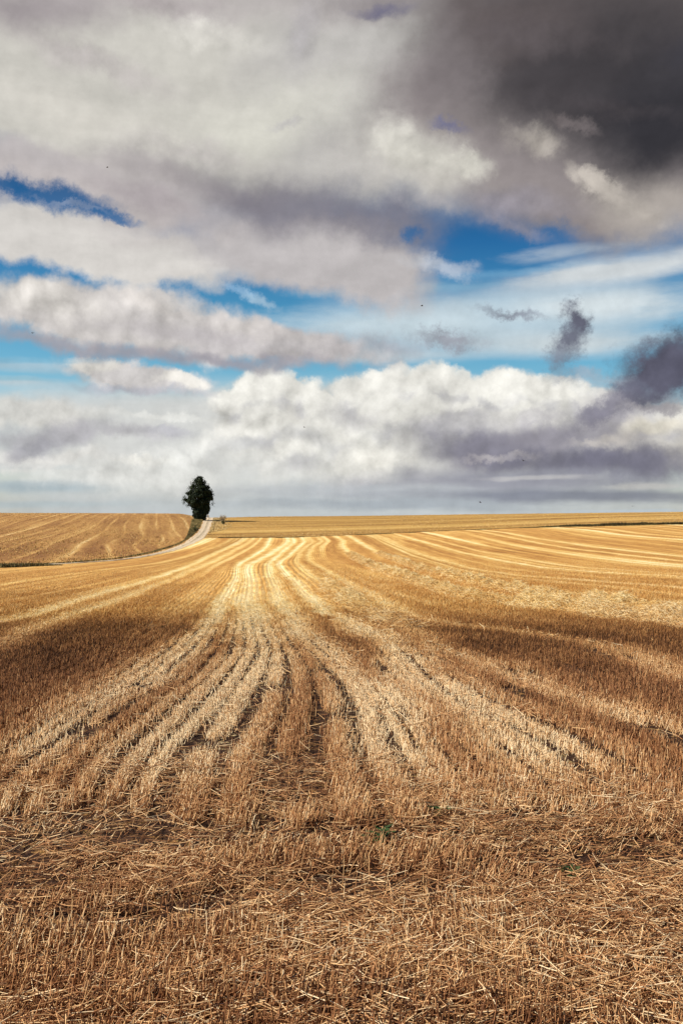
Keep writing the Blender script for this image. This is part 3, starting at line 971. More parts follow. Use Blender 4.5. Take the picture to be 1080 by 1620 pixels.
def build_stubble():
    S = Sticks()
    # --- headland in front: rows run across, much of it flattened
    y0, y1 = 2.3, 7.6
    n = int(wedge(y0, y1) * 2900)
    x, y = scatter(n, y0, y1)
    pitch = 0.14
    rowy = np.round(y / pitch) * pitch + 0.03 * np.sin(x * 1.7 + np.round(y / pitch) * 2.1)
    stand = fbm(x * 0.55, y * 1.15, 300, 4)                    # how upright the patch is
    on_row = RNG.uniform(0, 1, len(x)) < 0.72
    y = np.where(on_row, rowy + RNG.normal(0, 0.016, len(x)), y)
    gap = fbm(x * 1.3, y * 2.6, 310, 3)
    keep = (y < 5.2 + 0.9 * fbm(x * 0.8, y * 0 + 3, 330, 3)) & (RNG.uniform(0, 1, len(x)) < np.clip((gap - 0.28) * 4.5, 0.08, 1) * np.clip(0.30 + (stand - 0.36) * 4.0, 0.30, 1) * (1 - 0.85 * hollow(x, y)))
    x, y, stand = x[keep], y[keep], stand[keep]
    n = len(x)
    flat = np.clip((0.61 - stand) * 4.5, 0.12, 1)
    lean = np.abs(RNG.normal(0.22, 0.22, n)) + flat * RNG.uniform(0.2, 1.35, n)
    dirn = (fbm(x * 0.45, y * 0.8, 305, 3) - 0.42) * 7.0 + RNG.normal(0, 0.5, n) + np.where(RNG.uniform(0, 1, n) < 0.14, math.pi, 0)
    dr = np.stack((np.sin(lean) * np.cos(dirn), np.sin(lean) * np.sin(dirn), np.maximum(np.cos(lean), 0.05)), 1)
    ln = RNG.uniform(0.05, 0.125, n) * (0.5 + 0.75 * np.clip((stand - 0.38) * 3.2, 0, 1))
    wd = RNG.uniform(0.0030, 0.0060, n)
    patch = fbm(x * 0.9, y * 1.4, 340, 3)
    tone = np.clip(RNG.beta(2.2, 2.0, n) * 0.85 + (patch - 0.5) * 0.65 + np.interp(y, [3.0, 4.3, 5.2, 6.4], [0.10, 0.13, 0.22, 0.22]) - 0.10 * (stand - 0.5) * 4, 0, 1)
    dead = RNG.uniform(0, 1, n) < 0.10
    tone = np.where(dead, tone * 0.25, tone)
    b = np.stack((x, y, ground_z(x, y) - 0.01), 1)
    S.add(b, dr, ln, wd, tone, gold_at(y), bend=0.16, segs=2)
    # --- the drilled rows beyond
    for y0, y1, dens, wmul, segs in ((4.6, 11, 2700, 0.85, 2), (11, 20, 1150, 1.1, 1), (20, 45, 260, 1.7, 1), (45, 90, 30, 3.0, 1)):
        n = int(wedge(y0, y1) * dens)
        x, y = scatter(n, y0, y1)
        u = rows_u(x, y)
        pitch = 0.145
        ri = np.round(u / pitch)
        u = ri * pitch + RNG.normal(0, 0.023, len(u)) + 0.010 * np.sin(y * 1.1 + ri * 3.7)
        x = rows_x(u, y)
        ok = (left_field(x, y) < 0.3) & (far_field(x, y) < 0.3)
        gap = fbm(u * 1.1 + 100, y * 0.35, 350, 3)
        # short bare dashes where a drill row failed
        dash = value_noise(ri * 1.0 + 0.5, y * 1.25 + ri * 7.31, 352)
        hole = (dash > 0.77) & (fbm(u * 0.5, y * 0.22, 353, 2) > 0.50)
        ok &= RNG.uniform(0, 1, len(x)) < np.clip((gap - 0.05) * 5.0, 0.6, 1) * np.where(hole, 0.06, 1.0)
        if y0 < 5:
            ok &= y > 4.7 + 0.9 * fbm(x * 0.8, y * 0 + 3, 330, 3)
        if y1 > 80:
            ok &= RNG.uniform(0, 1, len(x)) < np.clip((90 - y) / 40, 0, 1)
        x, y, u = x[ok], y[ok], u[ok]
        n = len(x)
        sw = swath_at(x, y)
        cloud_shade = cloud_shade_at(x, y)
        clump = fbm(x * 1.2, y * 0.9, 360, 3)
        lean = np.abs(RNG.normal(0.14, 0.14, n)) + sw * RNG.uniform(0.0, 0.55, n)
        dirn = math.radians(60) + (fbm(x * 0.4, y * 0.4, 355, 2) - 0.5) * 3.0 + RNG.normal(0, 0.5, n) + np.where(RNG.uniform(0, 1, n) < 0.2, math.pi, 0)
        dr = np.stack((np.sin(lean) * np.cos(dirn) + 0.05, np.sin(lean) * np.sin(dirn), np.maximum(np.cos(lean), 0.08)), 1)
        ln = RNG.uniform(0.06, 0.125, n) * (0.8 + 0.4 * clump) * (1 - 0.3 * sw) * np.interp(y, [8, 25, 80], [1.0, 0.8, 0.6])
        wd = RNG.uniform(0.0045, 0.0075, n) * wmul
        tone = np.clip(np.interp(y, [5, 7, 13, 30], [0.43, 0.37, 0.31, 0.47]) + RNG.normal(0, 0.15, n) + 0.66 * sw - 0.24 * cloud_shade + (clump - 0.5) * 0.30, 0, 1)  # middle depths and patches browner: cloud shade put into the straw colour
        tone = np.where(RNG.uniform(0, 1, n) < 0.06, tone * 0.3, tone)
        b = np.stack((x, y, ground_z(x, y) - 0.012), 1)
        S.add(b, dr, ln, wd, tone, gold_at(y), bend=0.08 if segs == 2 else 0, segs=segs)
    o = S.build('stubble', straw_mat('stubble_straw'))
    tag(o, 'brown and golden cut grain stubble standing in drilled rows across the field', 'stubble', kind='stuff')

    # --- loose straw lying on the ground
    L = Sticks()
    y0, y1 = 2.3, 8.0
    n = int(wedge(y0, y1) * 4300)
    x, y = scatter(n, y0, y1)
    pile = fbm(x * 0.7, y * 1.3, 400, 4)
    keep = RNG.uniform(0, 1, len(x)) < np.clip((pile - 0.25) * 3.0, 0.15, 1) * np.clip((6.6 - y) / 1.8, 0.03, 1) * (1 - 0.8 * hollow(x, y))
    x, y, pile = x[keep], y[keep], pile[keep]
    n = len(x)
    a = np.where(RNG.uniform(0, 1, n) < 0.55, RNG.normal(0.12, 0.45, n), RNG.uniform(0, math.pi, n))
    tilt = RNG.normal(0.05, 0.22, n)
    ln = np.clip(RNG.gamma(4.0, 0.028, n), 0.03, 0.145)
    dr = np.stack((np.cos(a) * np.cos(tilt), np.sin(a) * np.cos(tilt), np.sin(tilt)), 1)
    hz = 0.008 + RNG.uniform(0, 1, n) ** 1.6 * 0.075 * (0.4 + pile)
    b = np.stack((x, y, ground_z(x, y) + hz), 1) - dr * (ln * 0.5)[:, None]
    tone = np.clip(RNG.beta(2.4, 2.0, n) + (pile - 0.5) * 0.35, 0, 1)
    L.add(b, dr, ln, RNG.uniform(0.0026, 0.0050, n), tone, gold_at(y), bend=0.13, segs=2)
    # dark chaff and leaf bits
    for y0, y1, dens, wmul, lmul, segs in ((7.0, 13, 500, 0.9, 0.8, 1), (13, 24, 300, 1.2, 0.9, 1), (24, 48, 110, 1.7, 1.0, 1)):
        n = int(wedge(y0, y1) * dens)
        x, y = scatter(n, y0, y1)
        sw = swath_at(x, y)
        keep = (RNG.uniform(0, 1, len(x)) < 0.05 + np.clip(sw - 0.25, 0, 1) * 0.40) & (left_field(x, y) < 0.3) & (far_field(x, y) < 0.3)
        x, y, sw = x[keep], y[keep], sw[keep]
        n = len(x)
        a = math.radians(94) + RNG.normal(0, 0.7, n)
        tilt = RNG.normal(0.08, 0.28, n)
        ln = np.clip(RNG.gamma(4.0, 0.03, n), 0.03, 0.18) * lmul
        dr = np.stack((np.cos(a) * np.cos(tilt), np.sin(a) * np.cos(tilt), np.sin(tilt)), 1)
        hz = 0.01 + RNG.uniform(0, 1, n) * 0.10 * (0.3 + sw)
        b = np.stack((x, y, ground_z(x, y) + hz), 1) - dr * (ln * 0.5)[:, None]
        tone = np.clip(0.42 + RNG.normal(0, 0.16, n) + 0.42 * sw, 0, 1)
        L.add(b, dr, ln, RNG.uniform(0.004, 0.007, n) * wmul, tone, gold_at(y), segs=segs)
    # two thick unbaled windrows that sweep across on the right
    for i in (9, 10, 7):
        m = {9: 46000, 10: 38000, 7: 6000}[i]
        yy = np.exp(RNG.uniform(math.log(15.0), math.log(110.0 if i != 7 else 40.0), m))
        gj = np.interp(np.log(yy), np.log(_YG), np.arange(len(_YG))).astype(int)
        w = RNG.normal(0, 0.26 if i == 9 else 0.23, m)
        xx = _LX[i][gj] + w + (fbm(yy * 0.5, yy * 0, 430 + i, 3) - 0.5) * 0.25
        lum = fbm(xx * 1.6, yy * 0.9, 440 + i, 4)
        top = 0.05 + 0.30 * np.exp(-(w / 0.32) ** 2) * np.clip(lum * 2.0 - 0.35, 0.1, 1.4)
        a = math.radians(92) + RNG.normal(0, 0.9, m)
        tilt = RNG.normal(0.0, 0.4, m)
        sc = np.clip(yy / 24.0, 0.8, 2.6)
        ln = RNG.uniform(0.10, 0.30, m) * sc ** 0.5
        dr = np.stack((np.cos(a) * np.cos(tilt), np.sin(a) * np.cos(tilt), np.sin(tilt)), 1)
        b = np.stack((xx, yy, ground_z(xx, yy) + RNG.uniform(0.1, 1.0, m) * top), 1) - dr * (ln * 0.5)[:, None]
        tone = np.clip(0.70 + RNG.normal(0, 0.17, m) + (lum - 0.5) * 0.6, 0, 1)
        L.add(b, dr, ln, 0.0085 * sc, tone, gold_at(yy))
    o = L.build('loose_straw', straw_mat('loose_straw'))
    tag(o, 'pale loose straw lying in windrows and scattered over the stubble', 'straw', kind='stuff')



def build_far_stubble():
    n = 150000
    a = RNG.uniform(-0.40, 0.40, n)
    r = np.exp(RNG.uniform(math.log(95.0), math.log(352.0), n))
    x, y = r * np.sin(a), r * np.cos(a)
    lf = left_field(x, y)
    ff = far_field(x, y)
    ok = (lf > 0.9) | (ff > 0.9)
    x, y, lf = x[ok], y[ok], lf[ok]
    n = len(x)
    lum = fbm(x * 0.12, y * 0.05, 800, 4)
    keep = RNG.uniform(0, 1, n) < np.clip(lum * 2.2 - 0.5, 0.1, 1)
    x, y, lf, lum = x[keep], y[keep], lf[keep], lum[keep]
    n = len(x)
    tone = np.clip(np.where(lf > 0.5, 0.60, 0.70) + RNG.normal(0, 0.11, n) + (lum - 0.5) * 0.3, 0, 1)
    V, fl, sz, tn = blades(x, y, RNG.uniform(0.10, 0.26, n), RNG.uniform(0.05, 0.12, n), tone)
    o = mesh_obj('far_stubble', V, fl, sz, far_mat(), attrs={'tone': tn})
    tag(o, 'fine golden stubble covering the hill field and the far field up to the skyline', 'stubble', kind='stuff')


def far_mat():
    m, T = new_mat('far_stubble_blades')
    tone = T.attr('tone').outputs['Fac']
    c = T.ramp(tone, [(0.0, (0.14, 0.06, 0.018)), (0.4, (0.38, 0.20, 0.060)), (0.7, (0.60, 0.38, 0.13)), (1.0, (0.80, 0.60, 0.29))])
    b = T.node('ShaderNodeBsdfPrincipled')
    T.put(b.inputs['Base Color'], c)
    b.inputs['Roughness'].default_value = 0.8
    b.inputs['Specular IOR Level'].default_value = 0.1
    T.l.new(b.outputs[0], T.node('ShaderNodeOutputMaterial').inputs[0])
    return m


# ------------------------------------------------------------------ farm track
def build_track():
    P = TRACK[np.argsort(-TRACK[:, 1])]
    seg = np.concatenate(([0], np.cumsum(np.hypot(np.diff(P[:, 0]), np.diff(P[:, 1])))))
    s = np.arange(0, seg[-1], 0.8)
    cx, cy = pchip(seg, P[:, 0], s), pchip(seg, P[:, 1], s)
    # runs on over the brow
    tx, ty = np.gradient(cx), np.gradient(cy)
    pre = np.arange(30, 0, -1.0)
    cx = np.concatenate((cx[0] + pre * 0.8 * (-tx[0] / 0.8), cx))
    cy = np.concatenate((cy[0] + pre * 0.8 * (-ty[0] / 0.8), cy))
    tx, ty = np.gradient(cx), np.gradient(cy)
    ln = np.hypot(tx, ty)
    nx, ny = -ty / ln, tx / ln
    W = np.linspace(-1.35, 1.35, 13)
    jit = 0.7 * (fbm(cx * 0.5, cy * 0.5, 600, 3) - 0.5)
    jit = jit + np.interp(np.arange(len(cx)) / len(cx), [0, 0.55, 0.75, 1.0], [0, 0, -0.45, -0.8])
    X = cx[:, None] + nx[:, None] * (W[None, :] * (1 + jit[:, None]))
    Y = cy[:, None] + ny[:, None] * (W[None, :] * (1 + jit[:, None]))
    Z = ground_z(X.ravel(), Y.ravel()).reshape(X.shape) + 0.07 - 0.05 * (np.abs(np.abs(W) - 0.75) < 0.35)[None, :]
    Z[:, 0] -= 0.12
    Z[:, -1] -= 0.12
    n, k = X.shape
    I, J = np.meshgrid(np.arange(n - 1), np.arange(k - 1), indexing='ij')
    q = np.stack((I * k + J, I * k + J + 1, (I + 1) * k + J + 1, (I + 1) * k + J), -1).reshape(-1, 4)
    uv = np.stack((np.broadcast_to(W[None, :], X.shape).ravel(), np.repeat(np.arange(n) * 0.8, k)), 1)
    m, T = new_mat('gravel_track')
    uvn = T.node('ShaderNodeUVMap', uv_map='rows').outputs[0]
    sp = T.node('ShaderNodeSeparateXYZ')
    T.put(sp.inputs[0], uvn)
    pos = T.node('ShaderNodeNewGeometry').outputs['Position']
    n1 = T.noise(pos, 0.9, 5, 0.65)
    n2 = T.noise(pos, 9.0, 4, 0.6)
    mid = T.maprange(T.math('ABSOLUTE', T.math('ADD', sp.outputs[0], T.math('MULTIPLY_ADD', n1, 0.6, -0.3))), 0.10, 0.42, 1.0, 0.0)
    mid = T.math('MULTIPLY', mid, T.maprange(n1, 0.42, 0.6, 0.0, 1.0))
    c = T.ramp(T.math('MULTIPLY_ADD', n2, 0.5, T.math('MULTIPLY', n1, 0.5)), [(0.25, (0.36, 0.27, 0.165)), (0.5, (0.58, 0.46, 0.31)), (0.75, (0.74, 0.62, 0.45))])
    c = T.mix(mid, c, (0.17, 0.13, 0.065))
    b = T.node('ShaderNodeBsdfPrincipled')
    T.put(b.inputs['Base Color'], c)
    b.inputs['Roughness'].default_value = 0.95
    b.inputs['Specular IOR Level'].default_value = 0.1
    bp = T.node('ShaderNodeBump')
    bp.inputs['Strength'].default_value = 0.5
    bp.inputs['Distance'].default_value = 0.05
    T.put(bp.inputs['Height'], n2)
    T.l.new(bp.outputs[0], b.inputs['Normal'])
    T.l.new(b.outputs[0], T.node('ShaderNodeOutputMaterial').inputs[0])
    o = mesh_obj('track', np.stack((X.ravel(), Y.ravel(), Z.ravel()), 1), q.ravel(), np.full(len(q), 4), m, uv=uv, smooth=True)
    tag(o, 'pale gravel farm track curving up to the lone tree', 'track', kind='structure')


# ------------------------------------------------------------------ grass verges
def grass_mat():
    m, T = new_mat('verge_blades')
    tone = T.attr('tone').outputs['Fac']
    c = T.ramp(tone, [(0.0, (0.028, 0.020, 0.010)), (0.3, (0.085, 0.070, 0.026)), (0.55, (0.21, 0.170, 0.055)), (0.8, (0.42, 0.30, 0.12)), (1.0, (0.62, 0.48, 0.24))])
    b = T.node('ShaderNodeBsdfPrincipled')
    T.put(b.inputs['Base Color'], c)
    b.inputs['Roughness'].default_value = 0.7
    b.inputs['Specular IOR Level'].default_value = 0.2
    T.l.new(b.outputs[0], T.node('ShaderNodeOutputMaterial').inputs[0])
    return m


def blades(x, y, h, w, tone):
    """pointed blades leaning out of each spot, as bent pairs of faces"""
    n = len(x)
    z = ground_z(x, y)
    a = RNG.uniform(0, 6.28, n)
    lean = np.abs(RNG.normal(0, 0.35, n))
    d = RNG.uniform(0, 6.28, n)
    base = np.stack((x, y, z - 0.04), 1)
    side = np.stack((np.cos(a), np.sin(a), np.zeros(n)), 1) * (w * 0.5)[:, None]
    out = np.stack((np.cos(d), np.sin(d), np.zeros(n)), 1)
    mid = base + out * (lean * h * 0.3)[:, None] + np.array([0, 0, 1.0]) * (h * 0.55)[:, None]
    tip = base + out * (lean * h * 1.0)[:, None] + np.array([0, 0, 1.0]) * (h * np.cos(lean))[:, None]
    V = np.stack((base - side, base + side, mid + side * 0.8, mid - side * 0.8, tip), 1).reshape(-1, 3)
    o = np.arange(n)[:, None] * 5
    q = o + np.array([0, 1, 2, 3])
    t = o + np.array([3, 2, 4])
    flat = np.concatenate((q.ravel(), t.ravel()))
    sizes = np.concatenate((np.full(n, 4), np.full(n, 3)))
    return V, flat, sizes, np.repeat(tone, 5)


def along(P, n, w0, w1):
    """n spots along a surveyed line, pushed sideways by w0..w1 (positive: uphill / away)"""
    seg = np.concatenate(([0], np.cumsum(np.hypot(np.diff(P[:, 0]), np.diff(P[:, 1])))))
    s = RNG.uniform(0, seg[-1], n)
    x, y = np.interp(s, seg, P[:, 0]), np.interp(s, seg, P[:, 1])
    e = 0.5
    x2, y2 = np.interp(s + e, seg, P[:, 0]), np.interp(s + e, seg, P[:, 1])
    tx, ty = x2 - x, y2 - y
    l = np.hypot(tx, ty) + 1e-6
    nx, ny = -ty / l, tx / l
    flip = np.where(ny < 0, -1, 1)
    o = RNG.uniform(w0, w1, n)
    return x + nx * flip * o, y + ny * flip * o, s / seg[-1]


def build_verges():
    gm = grass_mat()
    # bank between the hill field and the track
    P = TRACK[np.argsort(-TRACK[:, 1])]
    parts = []
    n = 26000
    seg = np.concatenate(([0], np.cumsum(np.hypot(np.diff(P[:, 0]), np.diff(P[:, 1])))))
    s = RNG.uniform(0, 1, n) ** 0.9 * seg[-1]
    x, y = np.interp(s, seg, P[:, 0]), np.interp(s, seg, P[:, 1])
    x2, y2 = np.interp(s + .5, seg, P[:, 0]), np.interp(s + .5, seg, P[:, 1])
    l = np.hypot(x2 - x, y2 - y) + 1e-6
    nx, ny = (y2 - y) / l, -(x2 - x) / l           # towards the hill field
    f = s / seg[-1]
    width = np.interp(f, [0, 0.12, 0.3, 0.5, 0.62, 1.0], [1.4, 3.0, 2.0, 0.6, 0.7, 1.1])
    off = 1.5 + RNG.uniform(0, 1, n) * width
    x, y = x + nx * off, y + ny * off
    lum = fbm(x * 0.35, y * 0.35, 700, 3)
    h = np.interp(f, [0, 0.15, 0.35, 0.5, 1.0], [0.30, 0.42, 0.24, 0.10, 0.20]) * RNG.uniform(0.5, 1.2, n) * (0.5 + lum)
    tone = np.clip(np.interp(f, [0, 0.10, 0.25, 0.4, 0.6, 1.0], [0.72, 0.48, 0.55, 0.34, 0.40, 0.48]) + (lum - 0.5) * 0.7 + RNG.normal(0, 0.1, n), 0, 1)
    V, fl, sz, tn = blades(x, y, h, RNG.uniform(0.05, 0.13, n), tone)
    o = mesh_obj('verge_grass', V, fl, sz, gm, attrs={'tone': tn})
    tag(o, 'dark rough grass on the bank between hill field and gravel track', 'grass', kind='stuff')
    # dry grass on the near side of the track by the tree
    n = 3500
    f0 = RNG.uniform(0, 1, n) ** 1.3 * 0.34
    s = f0 * seg[-1]
    x, y = np.interp(s, seg, P[:, 0]), np.interp(s, seg, P[:, 1])
    x2, y2 = np.interp(s + .5, seg, P[:, 0]), np.interp(s + .5, seg, P[:, 1])
    l = np.hypot(x2 - x, y2 - y) + 1e-6
    nx, ny = -(y2 - y) / l, (x2 - x) / l
    off = 1.5 + RNG.uniform(0, 1, n) ** 2.2 * 6.0 * (0.3 + f0 / 0.34) * np.clip((0.34 - f0) / 0.12, 0, 1)
    x, y = x + nx * off, y + ny * off
    lum = fbm(x * 0.3, y * 0.3, 720, 3)
    V, fl, sz, tn = blades(x, y, RNG.uniform(0.15, 0.45, n) * (0.5 + lum), RNG.uniform(0.05, 0.12, n), np.clip(0.92 + (lum - 0.5) * 0.6 + RNG.normal(0, 0.08, n), 0, 1))
    o = mesh_obj('dry_grass', V, fl, sz, gm, attrs={'tone': tn})
    tag(o, 'pale dry grass edging the gravel track below the tree', 'grass', kind='stuff')
    # low tufts at the left edge in front of the track
    Q = poly_world([(-160, 901), (-60, 899), (0, 898), (60, 895.5), (100, 894)])
    n = 5000
    x, y, f = along(Q, n, -0.9, 0.9)
    h = np.interp(f, [0, 0.75, 1], [0.6, 0.5, 0.1]) * RNG.uniform(0.4, 1.1, n)
    V, fl, sz, tn = blades(x, y, h, RNG.uniform(0.04, 0.09, n), np.clip(0.38 + RNG.normal(0, 0.17, n), 0, 1))
    o = mesh_obj('grass_strip', V, fl, sz, gm, attrs={'tone': tn})
    tag(o, 'short strip of dark grass tufts in front of the track at the left edge', 'grass', kind='stuff')
    # margin along the far boundary
    E = EDGE
    n = 30000
    x, y, f = along(E, n, -0.5, 0.5)
    px = 540 + x / y * F
    lum = fbm(x * 0.25, y * 0.1, 740, 4)
    dens = np.interp(px, [340, 360, 440, 490, 560, 650, 780, 870, 900, 1080, 1250], [0.15, 0.9, 0.9, 0.3, 0.12, 0.5, 0.30, 0.45, 0.9, 1.0, 1.0])
    keep = (RNG.uniform(0, 1, n) < dens) & (lum > 0.30)
    hh = np.interp(px, [340, 440, 500, 800, 880, 920, 1250], [0.22, 0.20, 0.12, 0.15, 0.30, 0.55, 0.7])
    x, y, lum, hh = x[keep], y[keep], lum[keep], hh[keep]
    n = len(x)
    V, fl, sz, tn = blades(x, y, hh * RNG.uniform(0.45, 1.2, n) * (0.4 + 1.1 * lum), RNG.uniform(0.06, 0.14, n), np.clip(0.16 + RNG.normal(0, 0.12, n), 0, 1))
    o = mesh_obj('field_margin_grass', V, fl, sz, gm, attrs={'tone': tn})
    tag(o, 'thin dark grass margin between the striped field and the far field', 'grass', kind='stuff')
    n = 12000
    x, y, f = along(E, n, -2.6, -1.4)
    lum = fbm(x * 0.2, y * 0.2, 760, 3)
    px = 540 + x / y * F
    keep = (lum > 0.48) & (px > 380)
    x, y = x[keep], y[keep]
    n = len(x)
    V, fl, sz, tn = blades(x, y, RNG.uniform(0.1, 0.3, n), RNG.uniform(0.05, 0.11, n), np.clip(0.42 + RNG.normal(0, 0.15, n), 0, 1))
    o = mesh_obj('stubble_edge_grass', V, fl, sz, gm, attrs={'tone': tn})
    tag(o, 'olive grass scraps along the near edge of the dark field margin', 'grass', kind='stuff')


# ------------------------------------------------------------------ lone tree
def bark_mat():
    m, T = new_mat('dark_bark')
    pos = T.node('ShaderNodeNewGeometry').outputs['Position']
    n = T.noise(pos, 6.0, 4, 0.6)
    b = T.node('ShaderNodeBsdfPrincipled')
    T.put(b.inputs['Base Color'], T.ramp(n, [(0.3, (0.035, 0.026, 0.019)), (0.7, (0.11, 0.085, 0.062))]))
    b.inputs['Roughness'].default_value = 0.9
    T.l.new(b.outputs[0], T.node('ShaderNodeOutputMaterial').inputs[0])
    return m


def leaf_mat(name, dark, mid, light):
    m, T = new_mat(name)
    tone = T.attr('tone').outputs['Fac']
    b = T.node('ShaderNodeBsdfPrincipled')
    T.put(b.inputs['Base Color'], T.ramp(tone, [(0.0, dark), (0.5, mid), (1.0, light)]))
    b.inputs['Roughness'].default_value = 0.6
    b.inputs['Specular IOR Level'].default_value = 0.25
    T.l.new(b.outputs[0], T.node('ShaderNodeOutputMaterial').inputs[0])
    return m


def tube(path, radii, sides=7):
    path = [Vector(p) for p in path]
    V, Fc = [], []
    for i, p in enumerate(path):
        d = (path[min(i + 1, len(path) - 1)] - path[max(i - 1, 0)]).normalized()
        s = d.cross(Vector((0.31, 0.9, 0.2))).normalized()
        t = d.cross(s)
        for k in range(sides):
            a = 2 * math.pi * k / sides
            V.append(p + (s * math.cos(a) + t * math.sin(a)) * radii[i])
    for i in range(len(path) - 1):
        for k in range(sides):
            k2 = (k + 1) % sides
            Fc.append((i * sides + k, i * sides + k2, (i + 1) * sides + k2, (i + 1) * sides + k))
    return V, Fc


def tubes_obj(name, lst, mat, parent):
    V, Fc = [], []
    for v, f in lst:
        o = len(V)
        V += [tuple(q) for q in v]
        Fc += [tuple(o + i for i in q) for q in f]
    return mesh_obj(name, np.array(V), np.array(Fc).ravel(), np.full(len(Fc), 4), mat, parent=parent, smooth=True)


def leaves(cent, size, tone):
    """leaf-sized folded diamonds, every one turned its own way"""
    n = len(cent)
    a = RNG.normal(0, 1, (n, 3))
    a /= np.linalg.norm(a, axis=1, keepdims=True)
    b = np.cross(a, RNG.normal(0, 1, (n, 3)))
    b /= np.linalg.norm(b, axis=1, keepdims=True)
    c = np.cross(a, b)
    l = size[:, None]
    V = np.stack((cent - a * l * 0.5, cent + b * l * 0.32 + c * l * 0.08, cent + a * l * 0.5, cent - b * l * 0.32 + c * l * 0.08), 1).reshape(-1, 3)
    f = np.arange(n * 4).reshape(-1, 4)
    return V, f.ravel(), np.full(n, 4), np.repeat(tone, 4)


def build_tree():
    bx, by, bz = at(319.5, 823.0)
    m = by / F                      # metres per photo pixel out there
    root = empty('tree', (bx, by, bz))
    tag(root, 'lone dark spear-shaped leafy tree standing beside the gravel track on the brow', 'tree')
    H = 69 * m
    hs = np.array([-0.02, 0.06, 0.15, 0.3, 0.4, 0.5, 0.6, 0.7, 0.8, 0.9, 0.96, 1.0])
    lf = np.array([-12, -14, -16, -20, -29, -28, -25, -22, -18, -14, -9, -4.5]) * m
    rt = np.array([5, 8, 11, 15.5, 17.5, 18.5, 18, 14.5, 10, 5, 1.5, -2]) * m
    # trunk and limbs
    lst = []
    lean = lambda h: (np.interp(h, hs, lf) + np.interp(h, hs, rt)) / 2
    pts = [(float(lean(h)) * 0.8, 0.0, h * H) for h in np.linspace(-0.02, 0.93, 10)]
    lst.append(tube(pts, list(np.linspace(0.42, 0.05, 10))))
    limb_ends = []
    for k in range(26):
        h = RNG.uniform(0.10, 0.86)
        h2 = min(h + RNG.uniform(0.08, 0.2), 0.97)
        a = RNG.uniform(0, 6.28)
        wl = np.interp(h2, hs, -lf) if math.cos(a) < 0 else np.interp(h2, hs, rt)
        p0 = Vector((float(lean(h)) * 0.8, 0, h * H))
        p3 = Vector((math.cos(a) * float(wl) * 0.85, math.sin(a) * float(np.interp(h2, hs, rt - lf)) * 0.42, h2 * H))
        p1 = p0.lerp(p3, 0.4) + Vector((0, 0, 0.25))
        p2 = p0.lerp(p3, 0.75) + Vector((0, 0, 0.2))
        lst.append(tube([p0, p1, p2, p3], [0.13, 0.09, 0.05, 0.018], 5))
        limb_ends.append(p3)
    tubes_obj('trunk', lst, bark_mat(), root)
    # crown: leaf clumps through the outlined volume, looser at the top
    C, Tn, Sz = [], [], []
    nclump = 420
    for k in range(nclump):
        h = RNG.uniform(-0.01, 0.985)
        a = RNG.uniform(0, 6.28)
        q = RNG.uniform(0.15, 1.0) ** 0.5
        cx0 = float(lean(h))
        hw = float(np.interp(h, hs, rt) - np.interp(h, hs, lf)) / 2
        r = RNG.uniform(0.45, 0.95) * (0.75 if h > 0.75 else 1.0)
        r = min(r, max(hw * 0.8, 0.3))
        e = max(hw - r * 0.75, 0.05)
        c = np.array([cx0 + math.cos(a) * e * q, math.sin(a) * e * 0.95 * q, h * H])
        if 0.66 < h < 0.92 and RNG.uniform() < 0.28:
            continue
        nl = int(420 * r ** 1.6 * (0.55 if h > 0.7 else 1.0)) + 24
        d = RNG.normal(0, 1, (nl, 3))
        d /= np.linalg.norm(d, axis=1, keepdims=True)
        d *= (RNG.uniform(0.25, 1.0, nl) ** 0.5)[:, None] * r
        d[:, 2] *= 0.8
        C.append(c + d)
        Tn.append(np.clip(RNG.normal(0.5, 0.18, nl) + RNG.normal(0, 0.16), 0, 1))
        Sz.append(RNG.uniform(0.16, 0.34, nl))
    # straggling sprays at the edges
    for k in range(90):
        h = RNG.uniform(0.3, 1.0)
        sgn = -1 if RNG.uniform() < 0.6 else 1
        xe = float(np.interp(h, hs, lf)) if sgn < 0 else float(np.interp(h, hs, rt))
        nl = 10
        cc = np.stack((xe + RNG.normal(0, 0.22, nl), RNG.normal(0, 0.8, nl), h * H + RNG.normal(0, 0.25, nl)), 1)
        C.append(cc)
        Tn.append(np.clip(RNG.normal(0.5, 0.15, nl), 0, 1))
        Sz.append(RNG.uniform(0.16, 0.32, nl))
    V, f, s, t = leaves(np.concatenate(C), np.concatenate(Sz), np.concatenate(Tn))
    mesh_obj('crown', V, f, s, leaf_mat('tree_leaves', (0.010, 0.017, 0.008), (0.022, 0.036, 0.014), (0.052, 0.070, 0.025)), attrs={'tone': t}, parent=root)


